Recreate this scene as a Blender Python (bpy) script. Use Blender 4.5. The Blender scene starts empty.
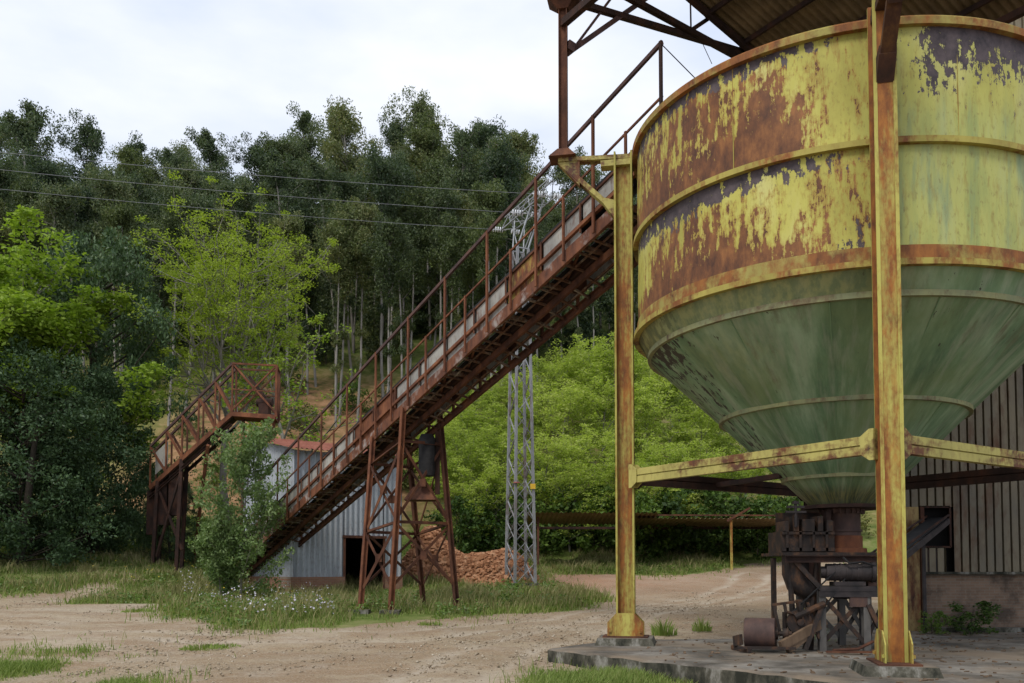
import bpy, math, random
import numpy as np
from mathutils import Vector, Matrix

random.seed(7)
RNG = np.random.default_rng(11)
SC = bpy.context.scene
COL = SC.collection
rad = math.radians

# ------------------------------------------------------------------ camera
FPX, PITCH, CY, EYE = 873.94, rad(2.567), 529.5, 1.65
cam_d = bpy.data.cameras.new('camera')
cam = bpy.data.objects.new('camera', cam_d)
COL.objects.link(cam)
cam.location = (0, 0, EYE)
cam.rotation_euler = (rad(90) + PITCH, 0, 0)
cam_d.sensor_width = 36
cam_d.lens = FPX / 1024 * 36
cam_d.shift_y = (CY - 341.5) / 1024
cam_d.clip_start = 0.1
cam_d.clip_end = 2000
SC.camera = cam

# ------------------------------------------------------------------ sky, sun, exposure
SUN_EL, SUN_AZ = rad(52), rad(215)          # azimuth clockwise from +Y: light from behind left
w = bpy.data.worlds.new('World')
SC.world = w
w.use_nodes = True
nt = w.node_tree
for n in list(nt.nodes):
    nt.nodes.remove(n)
out = nt.nodes.new('ShaderNodeOutputWorld')
bg = nt.nodes.new('ShaderNodeBackground')
bg.inputs['Strength'].default_value = 0.1
sky = nt.nodes.new('ShaderNodeTexSky')
sky.sky_type = 'NISHITA'
sky.sun_disc = False
sky.sun_elevation = SUN_EL
sky.sun_rotation = SUN_AZ
tc = nt.nodes.new('ShaderNodeTexCoord')
mp = nt.nodes.new('ShaderNodeMapping')
mp.inputs['Scale'].default_value = (1.0, 1.0, 2.6)
nz = nt.nodes.new('ShaderNodeTexNoise')
nz.inputs['Scale'].default_value = 2.2
nz.inputs['Detail'].default_value = 6
nz.inputs['Roughness'].default_value = 0.5
cr = nt.nodes.new('ShaderNodeValToRGB')
cr.color_ramp.elements[0].position = 0.40
cr.color_ramp.elements[0].color = (5.0, 5.65, 7.0, 1)
cr.color_ramp.elements[1].position = 0.62
cr.color_ramp.elements[1].color = (7.3, 7.5, 8.0, 1)
mx = nt.nodes.new('ShaderNodeMix')
mx.data_type = 'RGBA'
mx.inputs['Factor'].default_value = 0.93
nt.links.new(tc.outputs['Generated'], mp.inputs['Vector'])
nt.links.new(mp.outputs['Vector'], nz.inputs['Vector'])
nt.links.new(nz.outputs['Fac'], cr.inputs['Fac'])
nt.links.new(sky.outputs['Color'], mx.inputs[6])
nt.links.new(cr.outputs['Color'], mx.inputs[7])
nt.links.new(mx.outputs[2], bg.inputs['Color'])
nt.links.new(bg.outputs['Background'], out.inputs['Surface'])

sd = bpy.data.lights.new('sun', 'SUN')
sd.energy = 1.5
sd.angle = rad(20)
sd.color = (1.0, 0.95, 0.87)
so = bpy.data.objects.new('sun', sd)
COL.objects.link(so)
so.rotation_euler = (rad(90) - SUN_EL, 0, -SUN_AZ + math.pi)
so.rotation_euler = Vector((math.sin(SUN_AZ) * math.cos(SUN_EL), math.cos(SUN_AZ) * math.cos(SUN_EL), math.sin(SUN_EL))).to_track_quat('Z', 'Y').to_euler()

SC.view_settings.view_transform = 'Standard'
SC.view_settings.look = 'None'
SC.view_settings.gamma = 1
SC.view_settings.use_curve_mapping = False
SC.view_settings.exposure = 0.56
SC.render.engine = 'CYCLES'
SC.cycles.max_bounces = 6
SC.cycles.transparent_max_bounces = 6
SC.cycles.caustics_reflective = False
SC.cycles.caustics_refractive = False
SC.cycles.use_denoising = True

# ------------------------------------------------------------------ projection helpers (survey of the photograph)
CP, SP = math.cos(PITCH), math.sin(PITCH)
def ray(x, y):
    u, v = (x - 512) / FPX, (CY - y) / FPX
    return np.array([u, CP - v * SP, SP + v * CP])
def W(x, y, Y):
    d = ray(x, y)
    k = Y / d[1]
    return np.array([d[0] * k, Y, EYE + d[2] * k])
def project(P):
    P = np.asarray(P, float)
    z = P[..., 2] - EYE
    d = P[..., 1] * CP + z * SP
    d = np.where(d < 0.1, 0.1, d)
    u = -P[..., 1] * SP + z * CP
    return 512 + FPX * P[..., 0] / d, CY - FPX * u / d

KY = [-60, 12, 16, 20, 28, 36, 45, 52, 58, 64, 70, 78, 86, 98, 112, 140, 180, 240, 500]
KZ = [-.28, -.28, -.27, -.18, .22, .40, .86, 1.50, 2.3, 5.2, 9.2, 14, 18, 24.5, 33, 55, 78, 85, 85]
def sstep(a, b, x):
    t = np.clip((x - a) / (b - a), 0, 1)
    return t * t * (3 - 2 * t)
def H(X, Y):
    X = np.asarray(X, float); Y = np.asarray(Y, float)
    z = np.interp(Y, KY, KZ)
    z = z + 1.0 * sstep(-12, -24, X) * sstep(30, 46, Y)
    z = z - 5.0 * sstep(2, 22, X) * sstep(60, 80, Y) * sstep(112, 88, Y)
    z = z + 0.05 * np.sin(X * .55 + 1.3) * np.sin(Y * .4) * sstep(8, 20, Y)
    z = z + 0.9 * np.sin(X * .11 + .4) * np.sin(Y * .09) * sstep(64, 90, Y)
    return z
def ground(x, y):
    d = ray(x, y)
    t0, t = 0.0, 3.0
    while t < 400:
        p = np.array([0, 0, EYE]) + d * t
        if p[2] < H(p[0], p[1]):
            lo, hi = t0, t
            for _ in range(30):
                m = (lo + hi) / 2
                p = np.array([0, 0, EYE]) + d * m
                if p[2] < H(p[0], p[1]): hi = m
                else: lo = m
            return p
        t0, t = t, t + 0.2
    return p
def on(X, Y):
    return np.array([X, Y, float(H(X, Y))])

# ------------------------------------------------------------------ object helpers
def tag(o, label=None, cat=None, group=None, kind=None):
    if label: o['label'] = label
    if cat: o['category'] = cat
    if group: o['group'] = group
    if kind: o['kind'] = kind
    return o
def empty(name, loc, label, cat, group=None):
    o = bpy.data.objects.new(name, None)
    o.empty_display_size = 0.3
    COL.objects.link(o)
    o.location = [float(c) for c in loc]
    return tag(o, label, cat, group)
def mesh_np(name, V, F, smooth=False, sharp=None):
    """V (N,3), F (M,k) arrays or a list of index lists."""
    me = bpy.data.meshes.new(name)
    if isinstance(F, np.ndarray):
        M, k = F.shape
        me.vertices.add(len(V)); me.vertices.foreach_set('co', np.asarray(V, np.float32).ravel())
        me.loops.add(M * k); me.loops.foreach_set('vertex_index', F.astype(np.int32).ravel())
        me.polygons.add(M)
        me.polygons.foreach_set('loop_start', np.arange(0, M * k, k, dtype=np.int32))
        me.update(calc_edges=True)
    else:
        me.from_pydata([tuple(map(float, v)) for v in V], [], F)
        me.update()
    if smooth:
        me.polygons.foreach_set('use_smooth', np.ones(len(me.polygons), bool))
        if sharp: me.set_sharp_from_angle(angle=rad(sharp))
    return me
def link(name, me, mat, parent=None):
    o = bpy.data.objects.new(name, me)
    if mat: me.materials.append(mat)
    COL.objects.link(o)
    if parent: o.parent = parent
    return o
def origin(o):
    v = np.zeros(3)
    while o is not None:
        v += np.array(o.location); o = o.parent
    return v

class MB:
    def __init__(s): s.v, s.f = [], []
    def add(s, V, F):
        n = len(s.v)
        s.v += [np.asarray(p, float) for p in V]
        s.f += [[i + n for i in f] for f in F]
        return s
    def hexa(s, P):
        return s.add(P, [[0, 3, 2, 1], [4, 5, 6, 7], [0, 1, 5, 4], [1, 2, 6, 5], [2, 3, 7, 6], [3, 0, 4, 7]])
    def box(s, c, size, ax=None):
        c = np.asarray(c, float); A = np.eye(3) if ax is None else np.array(ax, float)
        h = np.array(size) / 2
        P = [c + A[0] * h[0] * i + A[1] * h[1] * j + A[2] * h[2] * k for k in (-1, 1) for i, j in ((-1, -1), (1, -1), (1, 1), (-1, 1))]
        return s.hexa(P)
    def frame(s, p, q, up):
        p = np.asarray(p, float); q = np.asarray(q, float); d = q - p
        L = np.linalg.norm(d); d = d / L
        side = np.cross(d, np.asarray(up, float))
        if np.linalg.norm(side) < 1e-4: side = np.cross(d, [0, 1, 0])
        side /= np.linalg.norm(side)
        u = np.cross(side, d)
        return p, q, d, side, u
    def bar(s, p, q, wd, ht, up=(0, 0, 1)):
        p, q, d, sd_, u = s.frame(p, q, up)
        P = [e + sd_ * wd / 2 * i + u * ht / 2 * j for e in (p, q) for i, j in ((-1, -1), (1, -1), (1, 1), (-1, 1))]
        return s.hexa(P)
    def off(s, p, q, a, b, wd, ht, up):
        p, q, d, sd_, u = s.frame(p, q, up)
        o = sd_ * a + u * b
        return s.bar(p + o, q + o, wd, ht, up)
    def ibeam(s, p, q, wd, ht, t=.03, up=(0, 0, 1)):
        s.off(p, q, 0, ht / 2 - t / 2, wd, t, up); s.off(p, q, 0, -ht / 2 + t / 2, wd, t, up)
        return s.bar(p, q, t, ht - 2 * t - .002, up)
    def channel(s, p, q, dp, ht, t=.012, up=(0, 0, 1), side=1):
        s.off(p, q, side * dp / 2, ht / 2 - t / 2, dp, t, up); s.off(p, q, side * dp / 2, -ht / 2 + t / 2, dp, t, up)
        return s.off(p, q, side * t / 2, 0, t, ht - 2 * t - .002, up)
    def angle(s, p, q, a, t=.012, up=(0, 0, 1)):
        s.off(p, q, 0, -a / 2 + t / 2, a, t, up)
        return s.off(p, q, -a / 2 + t / 2, t / 2 + .001, t, a - t, up)
    def tube(s, pts, r, n=8, caps=True):
        pts = [np.asarray(p, float) for p in pts]
        r = [r] * len(pts) if np.isscalar(r) else r
        V, F = [], []
        ref = None
        for i, p in enumerate(pts):
            d = pts[min(i + 1, len(pts) - 1)] - pts[max(i - 1, 0)]
            d = d / (np.linalg.norm(d) + 1e-9)
            a = np.cross(d, [0, 0, 1]) if ref is None else ref - d * ref.dot(d)
            if np.linalg.norm(a) < 1e-3: a = np.cross(d, [0, 1, 0])
            a /= np.linalg.norm(a); ref = a; b = np.cross(d, a)
            for k in range(n):
                t = 2 * math.pi * k / n
                V.append(p + (a * math.cos(t) + b * math.sin(t)) * r[i])
        for i in range(len(pts) - 1):
            for k in range(n):
                k2 = (k + 1) % n
                F.append([i * n + k, i * n + k2, (i + 1) * n + k2, (i + 1) * n + k])
        if caps: F += [list(range(n))[::-1], [(len(pts) - 1) * n + k for k in range(n)]]
        return s.add(V, F)
    def lathe(s, c, prof, n=64, closed=False):
        c = np.asarray(c, float); V, F = [], []
        m = len(prof)
        for (r, z) in prof:
            for k in range(n):
                t = 2 * math.pi * k / n
                V.append(c + [r * math.cos(t), r * math.sin(t), z])
        for i in range(m if closed else m - 1):
            i2 = (i + 1) % m
            for k in range(n):
                k2 = (k + 1) % n
                F.append([i * n + k, i * n + k2, i2 * n + k2, i2 * n + k])
        return s.add(V, F)
    def prism(s, poly, ext):
        poly = [np.asarray(p, float) for p in poly]; n = len(poly); e = np.asarray(ext, float)
        V = poly + [p + e for p in poly]
        F = [list(range(n))[::-1], list(range(n, 2 * n))] + [[i, (i + 1) % n, n + (i + 1) % n, n + i] for i in range(n)]
        return s.add(V, F)
    def corr(s, p, u, v, lu, lv, nrm, pitch=.16, amp=.02, trap=False, nv=1, fn=None):
        """corrugated sheet: wave along u, straight along v; fn(a) trims the v length at distance a."""
        p = np.asarray(p, float); u = np.asarray(u, float); v = np.asarray(v, float); nrm = np.asarray(nrm, float)
        if trap:
            xs = []
            k = 0.0
            while k < lu:
                for a, o in ((0, 1), (.74, 1), (.78, 0), (.96, 0)):
                    xs.append((k + a * pitch, o))
                k += pitch
            xs = [(a, o) for a, o in xs if a <= lu]
        else:
            m = max(4, int(lu / pitch * 6))
            xs = [(lu * i / m, math.sin(lu * i / m / pitch * 2 * math.pi)) for i in range(m + 1)]
        V, F = [], []
        for i, (a, o) in enumerate(xs):
            L = lv if fn is None else fn(a)
            for j in range(nv + 1):
                V.append(p + u * a + v * L * j / nv + nrm * o * amp)
        for i in range(len(xs) - 1):
            for j in range(nv):
                b = i * (nv + 1) + j
                F.append([b, b + nv + 1, b + nv + 2, b + 1])
        return s.add(V, F)
    def build(s, name, mat, parent=None, smooth=False, sharp=35):
        o = origin(parent) if parent is not None else np.zeros(3)
        me = mesh_np(name, [p - o for p in s.v], s.f, smooth, sharp if smooth else None)
        return link(name, me, mat, parent)

# ------------------------------------------------------------------ materials
def newmat(name):
    m = bpy.data.materials.new(name); m.use_nodes = True
    t = m.node_tree
    b = t.nodes['Principled BSDF']
    b.inputs['Specular IOR Level'].default_value = .25
    return m, t, b
def N(t, typ, **kw):
    n = t.nodes.new(typ)
    for k, v in kw.items():
        if hasattr(n, k): setattr(n, k, v)
        else: n.inputs[k].default_value = v
    return n
def L(t, a, b): t.links.new(a, b)
def ramp(t, src, stops):
    r = N(t, 'ShaderNodeValToRGB')
    e = r.color_ramp.elements
    while len(e) < len(stops): e.new(.5)
    for k, (p, c) in zip(e, stops):
        k.position = p; k.color = (c[0], c[1], c[2], 1) if not np.isscalar(c) else (c, c, c, 1)
    if src is not None: L(t, src, r.inputs['Fac'])
    return r.outputs['Color']
def mixc(t, f, a, b, mode='MIX'):
    m = N(t, 'ShaderNodeMix', data_type='RGBA', blend_type=mode)
    for s_, v in ((m.inputs[0], f), (m.inputs[6], a), (m.inputs[7], b)):
        if hasattr(v, 'is_linked') or isinstance(v, bpy.types.NodeSocket): L(t, v, s_)
        elif np.isscalar(v): s_.default_value = v
        else: s_.default_value = (v[0], v[1], v[2], 1)
    return m.outputs[2]
def math_(t, op, a, b=0.0, c=None):
    m = N(t, 'ShaderNodeMath', operation=op)
    for i, v in enumerate((a, b) if c is None else (a, b, c)):
        if isinstance(v, bpy.types.NodeSocket): L(t, v, m.inputs[i])
        else: m.inputs[i].default_value = v
    return m.outputs[0]
def noise(t, vec, scale=1, detail=6, rough=.6, sc=(1, 1, 1), loc=(0, 0, 0)):
    mp_ = N(t, 'ShaderNodeMapping'); mp_.inputs['Scale'].default_value = sc; mp_.inputs['Location'].default_value = loc
    L(t, vec, mp_.inputs['Vector'])
    n = N(t, 'ShaderNodeTexNoise')
    n.inputs['Scale'].default_value = scale; n.inputs['Detail'].default_value = detail; n.inputs['Roughness'].default_value = rough
    L(t, mp_.outputs['Vector'], n.inputs['Vector'])
    return n.outputs['Fac']
def coord(t, kind='Object'):
    return N(t, 'ShaderNodeTexCoord').outputs[kind]
def bump(t, b, h, strength=.3, dist=.02):
    n = N(t, 'ShaderNodeBump'); n.inputs['Strength'].default_value = strength; n.inputs['Distance'].default_value = dist
    L(t, h, n.inputs['Height']); L(t, n.outputs['Normal'], b.inputs['Normal'])

RUST_D, RUST_M, RUST_O = (.035, .016, .011), (.115, .042, .02), (.26, .088, .028)
def paint(name, col, cover=.5, scale=1.6, soft=.04, rust=(RUST_D, RUST_M, RUST_O), streak=(1, 1, .25), col2=None, rough=.65, seed=0):
    """flaking paint over rust: cover is the share that still carries paint."""
    m, t, b = newmat(name)
    c = coord(t)
    n1 = noise(t, c, scale, 9, .68, streak, (seed, seed * .7, 0))
    n2 = noise(t, c, scale * 7, 4, .6, (1, 1, .5), (seed, 3, 0))
    rustc = ramp(t, noise(t, c, scale * 2.3, 8, .7, (1, 1, .45), (9, seed, 0)), [(.3, rust[0]), (.48, rust[1]), (.72, rust[2])])
    p2 = col2 or tuple(k * .72 for k in col)
    pc = mixc(t, ramp(t, noise(t, c, 1.1, 7, .65, (1, 1, .3), (4, 2, seed)), [(.35, 0.), (.65, 1.)]), col, p2)
    pc = mixc(t, ramp(t, n2, [(.5, 0.), (.8, .5)]), pc, rust[1])
    f = math_(t, 'ADD', n1, math_(t, 'MULTIPLY', math_(t, 'SUBTRACT', n2, .5), .22))
    th = .5 + (cover - .5) * .5
    fac = ramp(t, f, [(max(0, th - soft), 0.), (min(1, th + soft), 1.)])
    L(t, mixc(t, fac, pc, rustc), b.inputs['Base Color'])
    b.inputs['Roughness'].default_value = rough
    bump(t, b, f, .35, .01)
    return m
def rust(name, a=RUST_D, m_=RUST_M, o=RUST_O, scale=2.0, rough=.85):
    m, t, b = newmat(name)
    c = coord(t)
    n1 = noise(t, c, scale, 9, .7, (1, 1, .6))
    L(t, ramp(t, n1, [(.3, a), (.5, m_), (.72, o)]), b.inputs['Base Color'])
    b.inputs['Roughness'].default_value = rough
    bump(t, b, n1, .4, .01)
    return m
def plain(name, a, b_, scale=3, rough=.8, metal=0, sc=(1, 1, 1), bm=.2):
    m, t, b = newmat(name)
    c = coord(t)
    n1 = noise(t, c, scale, 8, .65, sc)
    L(t, ramp(t, n1, [(.32, a), (.7, b_)]), b.inputs['Base Color'])
    b.inputs['Roughness'].default_value = rough; b.inputs['Metallic'].default_value = metal
    bump(t, b, n1, bm, .01)
    return m
def leaf(name, cols, trans=.35, rough=.6, var=.25):
    m, t, b = newmat(name)
    gi = N(t, 'ShaderNodeNewGeometry').outputs['Random Per Island']
    oi = N(t, 'ShaderNodeObjectInfo').outputs['Random']
    n1 = noise(t, coord(t), .35, 3, .5)
    f = math_(t, 'ADD', math_(t, 'MULTIPLY', gi, .45), math_(t, 'ADD', math_(t, 'MULTIPLY', n1, .55), math_(t, 'MULTIPLY', math_(t, 'SUBTRACT', oi, .5), var * 1.6)))
    k = len(cols)
    col = ramp(t, f, [(.15 + .7 * i / (k - 1), c) for i, c in enumerate(cols)])
    L(t, col, b.inputs['Base Color'])
    b.inputs['Roughness'].default_value = rough
    tr = N(t, 'ShaderNodeBsdfTranslucent')
    L(t, mixc(t, 1.0, col, (1.0, 1.15, .55), 'MULTIPLY'), tr.inputs['Color'])
    mx_ = N(t, 'ShaderNodeMixShader'); mx_.inputs[0].default_value = trans
    L(t, b.outputs[0], mx_.inputs[1]); L(t, tr.outputs[0], mx_.inputs[2])
    L(t, mx_.outputs[0], t.nodes['Material Output'].inputs['Surface'])
    return m

YEL = (.45, .41, .10)
M = {}
M['yellow_post'] = paint('yellow_post', YEL, .50, 2.6, .07, streak=(1, 1, .13), rust=((.10, .038, .016), (.2, .075, .022), (.36, .15, .03)), seed=2)
M['yellow_flange'] = paint('yellow_flange', YEL, .30, 2.4, .09, streak=(1, 1, .12), rust=((.11, .04, .016), (.23, .085, .022), (.40, .16, .03)), seed=5)
M['yellow_web'] = paint('yellow_web', YEL, .54, 2.4, .08, streak=(1, 1, .10), rust=((.10, .038, .016), (.21, .08, .022), (.38, .15, .03)), seed=9)
M['yellow_edge'] = paint('yellow_edge', YEL, .66, 2.2, .08, streak=(1, 1, .15), rust=((.10, .038, .016), (.2, .075, .022), (.36, .15, .03)), seed=11)
M['yellow_beam'] = paint('yellow_beam', (.45, .40, .12), .54, 1.6, .06, streak=(.5, .5, 1), rust=((.05, .03, .025), (.12, .05, .025), (.22, .09, .03)), seed=3)
M['yellow_ring'] = paint('yellow_ring', (.40, .34, .08), .60, 1.5, .07, streak=(1, 1, .6), rust=((.10, .038, .016), (.20, .075, .022), (.34, .13, .03)), seed=8)
M['rust'] = rust('rust', (.03, .016, .012), (.095, .04, .024), (.19, .078, .036))
M['bracket_dark'] = rust('bracket_dark', (.02, .014, .012), (.065, .03, .018), (.20, .10, .03), 1.4)
M['grey_steel'] = plain('grey_steel', (.05, .046, .042), (.17, .16, .145), 2.5, .7, 0, (1, 1, .4))
M['under_rust'] = paint('under_rust', (.34, .30, .24), .30, 2.0, .1, streak=(1, 1, 1), rust=((.03, .018, .014), (.09, .045, .028), (.2, .1, .055)), seed=31)
M['rust_bright'] = rust('rust_bright', (.05, .022, .015), (.145, .055, .028), (.27, .11, .05), 1.8)
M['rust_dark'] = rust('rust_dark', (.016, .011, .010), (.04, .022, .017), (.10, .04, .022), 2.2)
M['rim_paint'] = paint('rim_paint', (.38, .33, .09), .40, 1.4, .08, streak=(1, 1, .8), rust=((.08, .032, .016), (.22, .085, .026), (.36, .15, .035)), seed=19)
M['door_paint'] = paint('door_paint', (.40, .29, .12), .62, 1.5, .08, seed=23)
M['rust_purple'] = rust('rust_purple', (.045, .03, .03), (.085, .05, .045), (.15, .07, .045), 2.5)
M['stringer'] = paint('stringer', (.36, .31, .28), .34, 1.3, .06, streak=(1, 1, 1), rust=((.05, .022, .015), (.13, .05, .026), (.24, .095, .045)), seed=4)
M['grey_panel'] = paint('grey_panel', (.40, .385, .34), .74, 1.4, .07, streak=(1, 1, .3), col2=(.22, .215, .20), seed=6)
M['yellow_panel'] = paint('yellow_panel', (.40, .30, .07), .52, 1.4, .06, seed=7)
M['black_rubber'] = plain('black_rubber', (.012, .012, .013), (.035, .034, .034), 4, .8)
M['dark_steel'] = plain('dark_steel', (.018, .017, .018), (.065, .052, .05), 3.5, .6)
M['machine_rust'] = rust('machine_rust', (.011, .010, .010), (.034, .025, .021), (.15, .07, .032), 4.5, .7)
M['drum_rust'] = rust('drum_rust', (.04, .027, .025), (.085, .052, .044), (.16, .085, .055), 2.5, .7)
M['galv'] = plain('galv', (.17, .175, .18), (.36, .37, .38), 3, .55, .2, (1, 1, .3), .05)
M['galv_rust'] = paint('galv_rust', (.44, .47, .50), .90, 2, .08, streak=(1, 1, .15), col2=(.30, .325, .35), rust=((.09, .045, .03), (.16, .085, .05), (.27, .15, .08)), seed=12)
M['pylon'] = paint('pylon', (.30, .31, .32), .74, 1.0, .1, streak=(1, 1, .4), col2=(.19, .195, .2), rust=((.07, .05, .04), (.11, .07, .05), (.18, .10, .06)), seed=13)
M['cream_clad'] = paint('cream_clad', (.22, .185, .12), .72, .9, .08, streak=(1.4, 1.4, .2), col2=(.14, .125, .095), rust=((.03, .02, .015), (.09, .045, .025), (.16, .08, .04)), seed=14)
M['roof_tin'] = plain('roof_tin', (.10, .07, .04), (.24, .17, .095), 1.5, .8, 0, (1, 1, 1))
M['red_roof'] = rust('red_roof', (.12, .04, .025), (.21, .07, .045), (.29, .12, .08), 1.6)
M['leanto_tin'] = plain('leanto_tin', (.15, .10, .055), (.34, .25, .14), 1.2, .85)
M['wood'] = plain('wood', (.07, .045, .028), (.2, .135, .085), 5, .85, 0, (1, 1, .3), .4)
M['black_void'] = plain('black_void', (.006, .006, .006), (.014, .013, .012), 2, .9)  # near-black colour standing in for unlit interiors behind openings
M['porcelain'] = plain('porcelain', (.6, .62, .64), (.75, .76, .78), 4, .25)
M['sign_red'] = plain('sign_red', (.42, .12, .10), (.5, .2, .17), 6, .5)
M['sign_yellow'] = plain('sign_yellow', (.6, .36, .03), (.65, .42, .05), 6, .5)
M['wire'] = plain('wire', (.2, .2, .21), (.32, .32, .33), 4, .4, .5)
M['rubble'] = rust('rubble', (.20, .09, .045), (.36, .175, .09), (.48, .31, .19), 3.4, .95)
M['bark_pale'] = plain('bark_pale', (.15, .135, .115), (.36, .335, .30), 1.2, .9, 0, (1, 1, .25), .3)
M['bark_grey'] = plain('bark_grey', (.12, .11, .09), (.30, .28, .24), 2, .9, 0, (1, 1, .4), .3)
M['bark_dark'] = plain('bark_dark', (.03, .025, .02), (.09, .075, .055), 2, .9, 0, (1, 1, .4), .3)
M['euc'] = leaf('euc', [(.03, .052, .028), (.068, .10, .048), (.115, .15, .07), (.17, .185, .085)], .3, .5, .30)
M['euc_olive'] = leaf('euc_olive', [(.045, .064, .028), (.09, .122, .045), (.14, .172, .062), (.20, .20, .08)], .3, .5, .30)
M['robinia'] = leaf('robinia', [(.24, .30, .06), (.36, .43, .09), (.45, .51, .12), (.51, .55, .17)], .52, .6, .3)
M['lime'] = leaf('lime', [(.14, .22, .025), (.24, .34, .038), (.33, .43, .06)], .38, .6, .1)
M['yellowgreen'] = leaf('yellowgreen', [(.20, .27, .03), (.30, .38, .04), (.40, .47, .07)], .4, .6, .05)
M['evergreen'] = leaf('evergreen', [(.030, .060, .026), (.06, .105, .043), (.10, .16, .06)], .15, .45, .1)
M['willow'] = leaf('willow', [(.095, .155, .05), (.17, .25, .085), (.28, .35, .15)], .3, .5, .05)
M['shrub'] = leaf('shrub', [(.03, .06, .014), (.08, .14, .028), (.15, .23, .04)], .3, .6, .3)
M['scrub'] = leaf('scrub', [(.06, .075, .02), (.13, .15, .04), (.22, .21, .08)], .3, .7, .3)
M['stone'] = leaf('stone', [(.15, .11, .075), (.28, .22, .15), (.36, .30, .22), (.50, .44, .35)], 0, .95, 0)
M['grass'] = leaf('grass', [(.11, .17, .032), (.19, .265, .06), (.27, .34, .095), (.40, .38, .18)], .35, .6, 0)
M['dry_grass'] = leaf('dry_grass', [(.16, .19, .06), (.28, .26, .11), (.42, .36, .2)], .3, .7, 0)
M['flower'] = leaf('flower', [(.55, .5, .62), (.75, .72, .78)], .2, .6, 0)
M['flower_yellow'] = leaf('flower_yellow', [(.5, .36, .03), (.6, .48, .06)], .2, .6, 0)

def brickmat(name, c1, c2, mortar, stain=.5):
    m, t, b = newmat(name)
    c = coord(t)
    sx = N(t, 'ShaderNodeSeparateXYZ'); L(t, c, sx.inputs[0])
    cx = N(t, 'ShaderNodeCombineXYZ'); L(t, math_(t, 'ADD', sx.outputs[0], math_(t, 'MULTIPLY', sx.outputs[1], .73)), cx.inputs[0]); L(t, sx.outputs[2], cx.inputs[1])
    br = N(t, 'ShaderNodeTexBrick')
    br.inputs['Scale'].default_value = 1
    br.inputs['Brick Width'].default_value = .25; br.inputs['Row Height'].default_value = .075; br.inputs['Mortar Size'].default_value = .008
    br.inputs['Color1'].default_value = (*c1, 1); br.inputs['Color2'].default_value = (*c2, 1); br.inputs['Mortar'].default_value = (*mortar, 1)
    L(t, cx.outputs[0], br.inputs['Vector'])
    n1 = noise(t, c, 1.3, 8, .65)
    n2 = noise(t, c, 7, 5, .6)
    k = mixc(t, ramp(t, n1, [(.45, 0.), (.62, stain)]), br.outputs['Color'], (.03, .026, .022))
    k = mixc(t, ramp(t, n2, [(.4, 0.), (.8, .4)]), k, (.2, .15, .11))
    L(t, k, b.inputs['Base Color'])
    b.inputs['Roughness'].default_value = .9
    bump(t, b, br.outputs['Fac'], -.3, .01)
    return m
M['brick'] = brickmat('brick', (.19, .12, .08), (.25, .165, .115), (.22, .19, .15), .75)
M['brick_red'] = brickmat('brick_red', (.25, .11, .065), (.31, .15, .09), (.27, .21, .16), .25)

def concretemat():
    m, t, b = newmat('concrete')
    c = coord(t)
    n1 = noise(t, c, .9, 9, .7)
    n2 = noise(t, c, 14, 5, .7)
    k = ramp(t, n1, [(.38, (.055, .049, .04)), (.5, (.125, .112, .094)), (.62, (.24, .22, .19))])
    k = mixc(t, ramp(t, n2, [(.45, 0.), (.75, .6)]), k, (.12, .10, .08))
    # dirt of the yard lying on the slab
    k = mixc(t, ramp(t, noise(t, c, .55, 6, .6, loc=(3, 1, 0)), [(.46, 0.), (.6, .8)]), k, (.20, .155, .11))
    # moss and damp on the upright faces
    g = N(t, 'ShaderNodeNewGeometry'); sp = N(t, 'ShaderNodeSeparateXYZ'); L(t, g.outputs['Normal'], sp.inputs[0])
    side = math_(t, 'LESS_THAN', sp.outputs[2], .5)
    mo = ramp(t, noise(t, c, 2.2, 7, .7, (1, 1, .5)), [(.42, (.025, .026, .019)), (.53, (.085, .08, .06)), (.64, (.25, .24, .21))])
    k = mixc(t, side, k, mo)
    L(t, k, b.inputs['Base Color']); b.inputs['Roughness'].default_value = .95
    bump(t, b, math_(t, 'ADD', n1, math_(t, 'MULTIPLY', n2, .5)), .6, .02)
    return m
M['concrete'] = concretemat()

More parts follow.
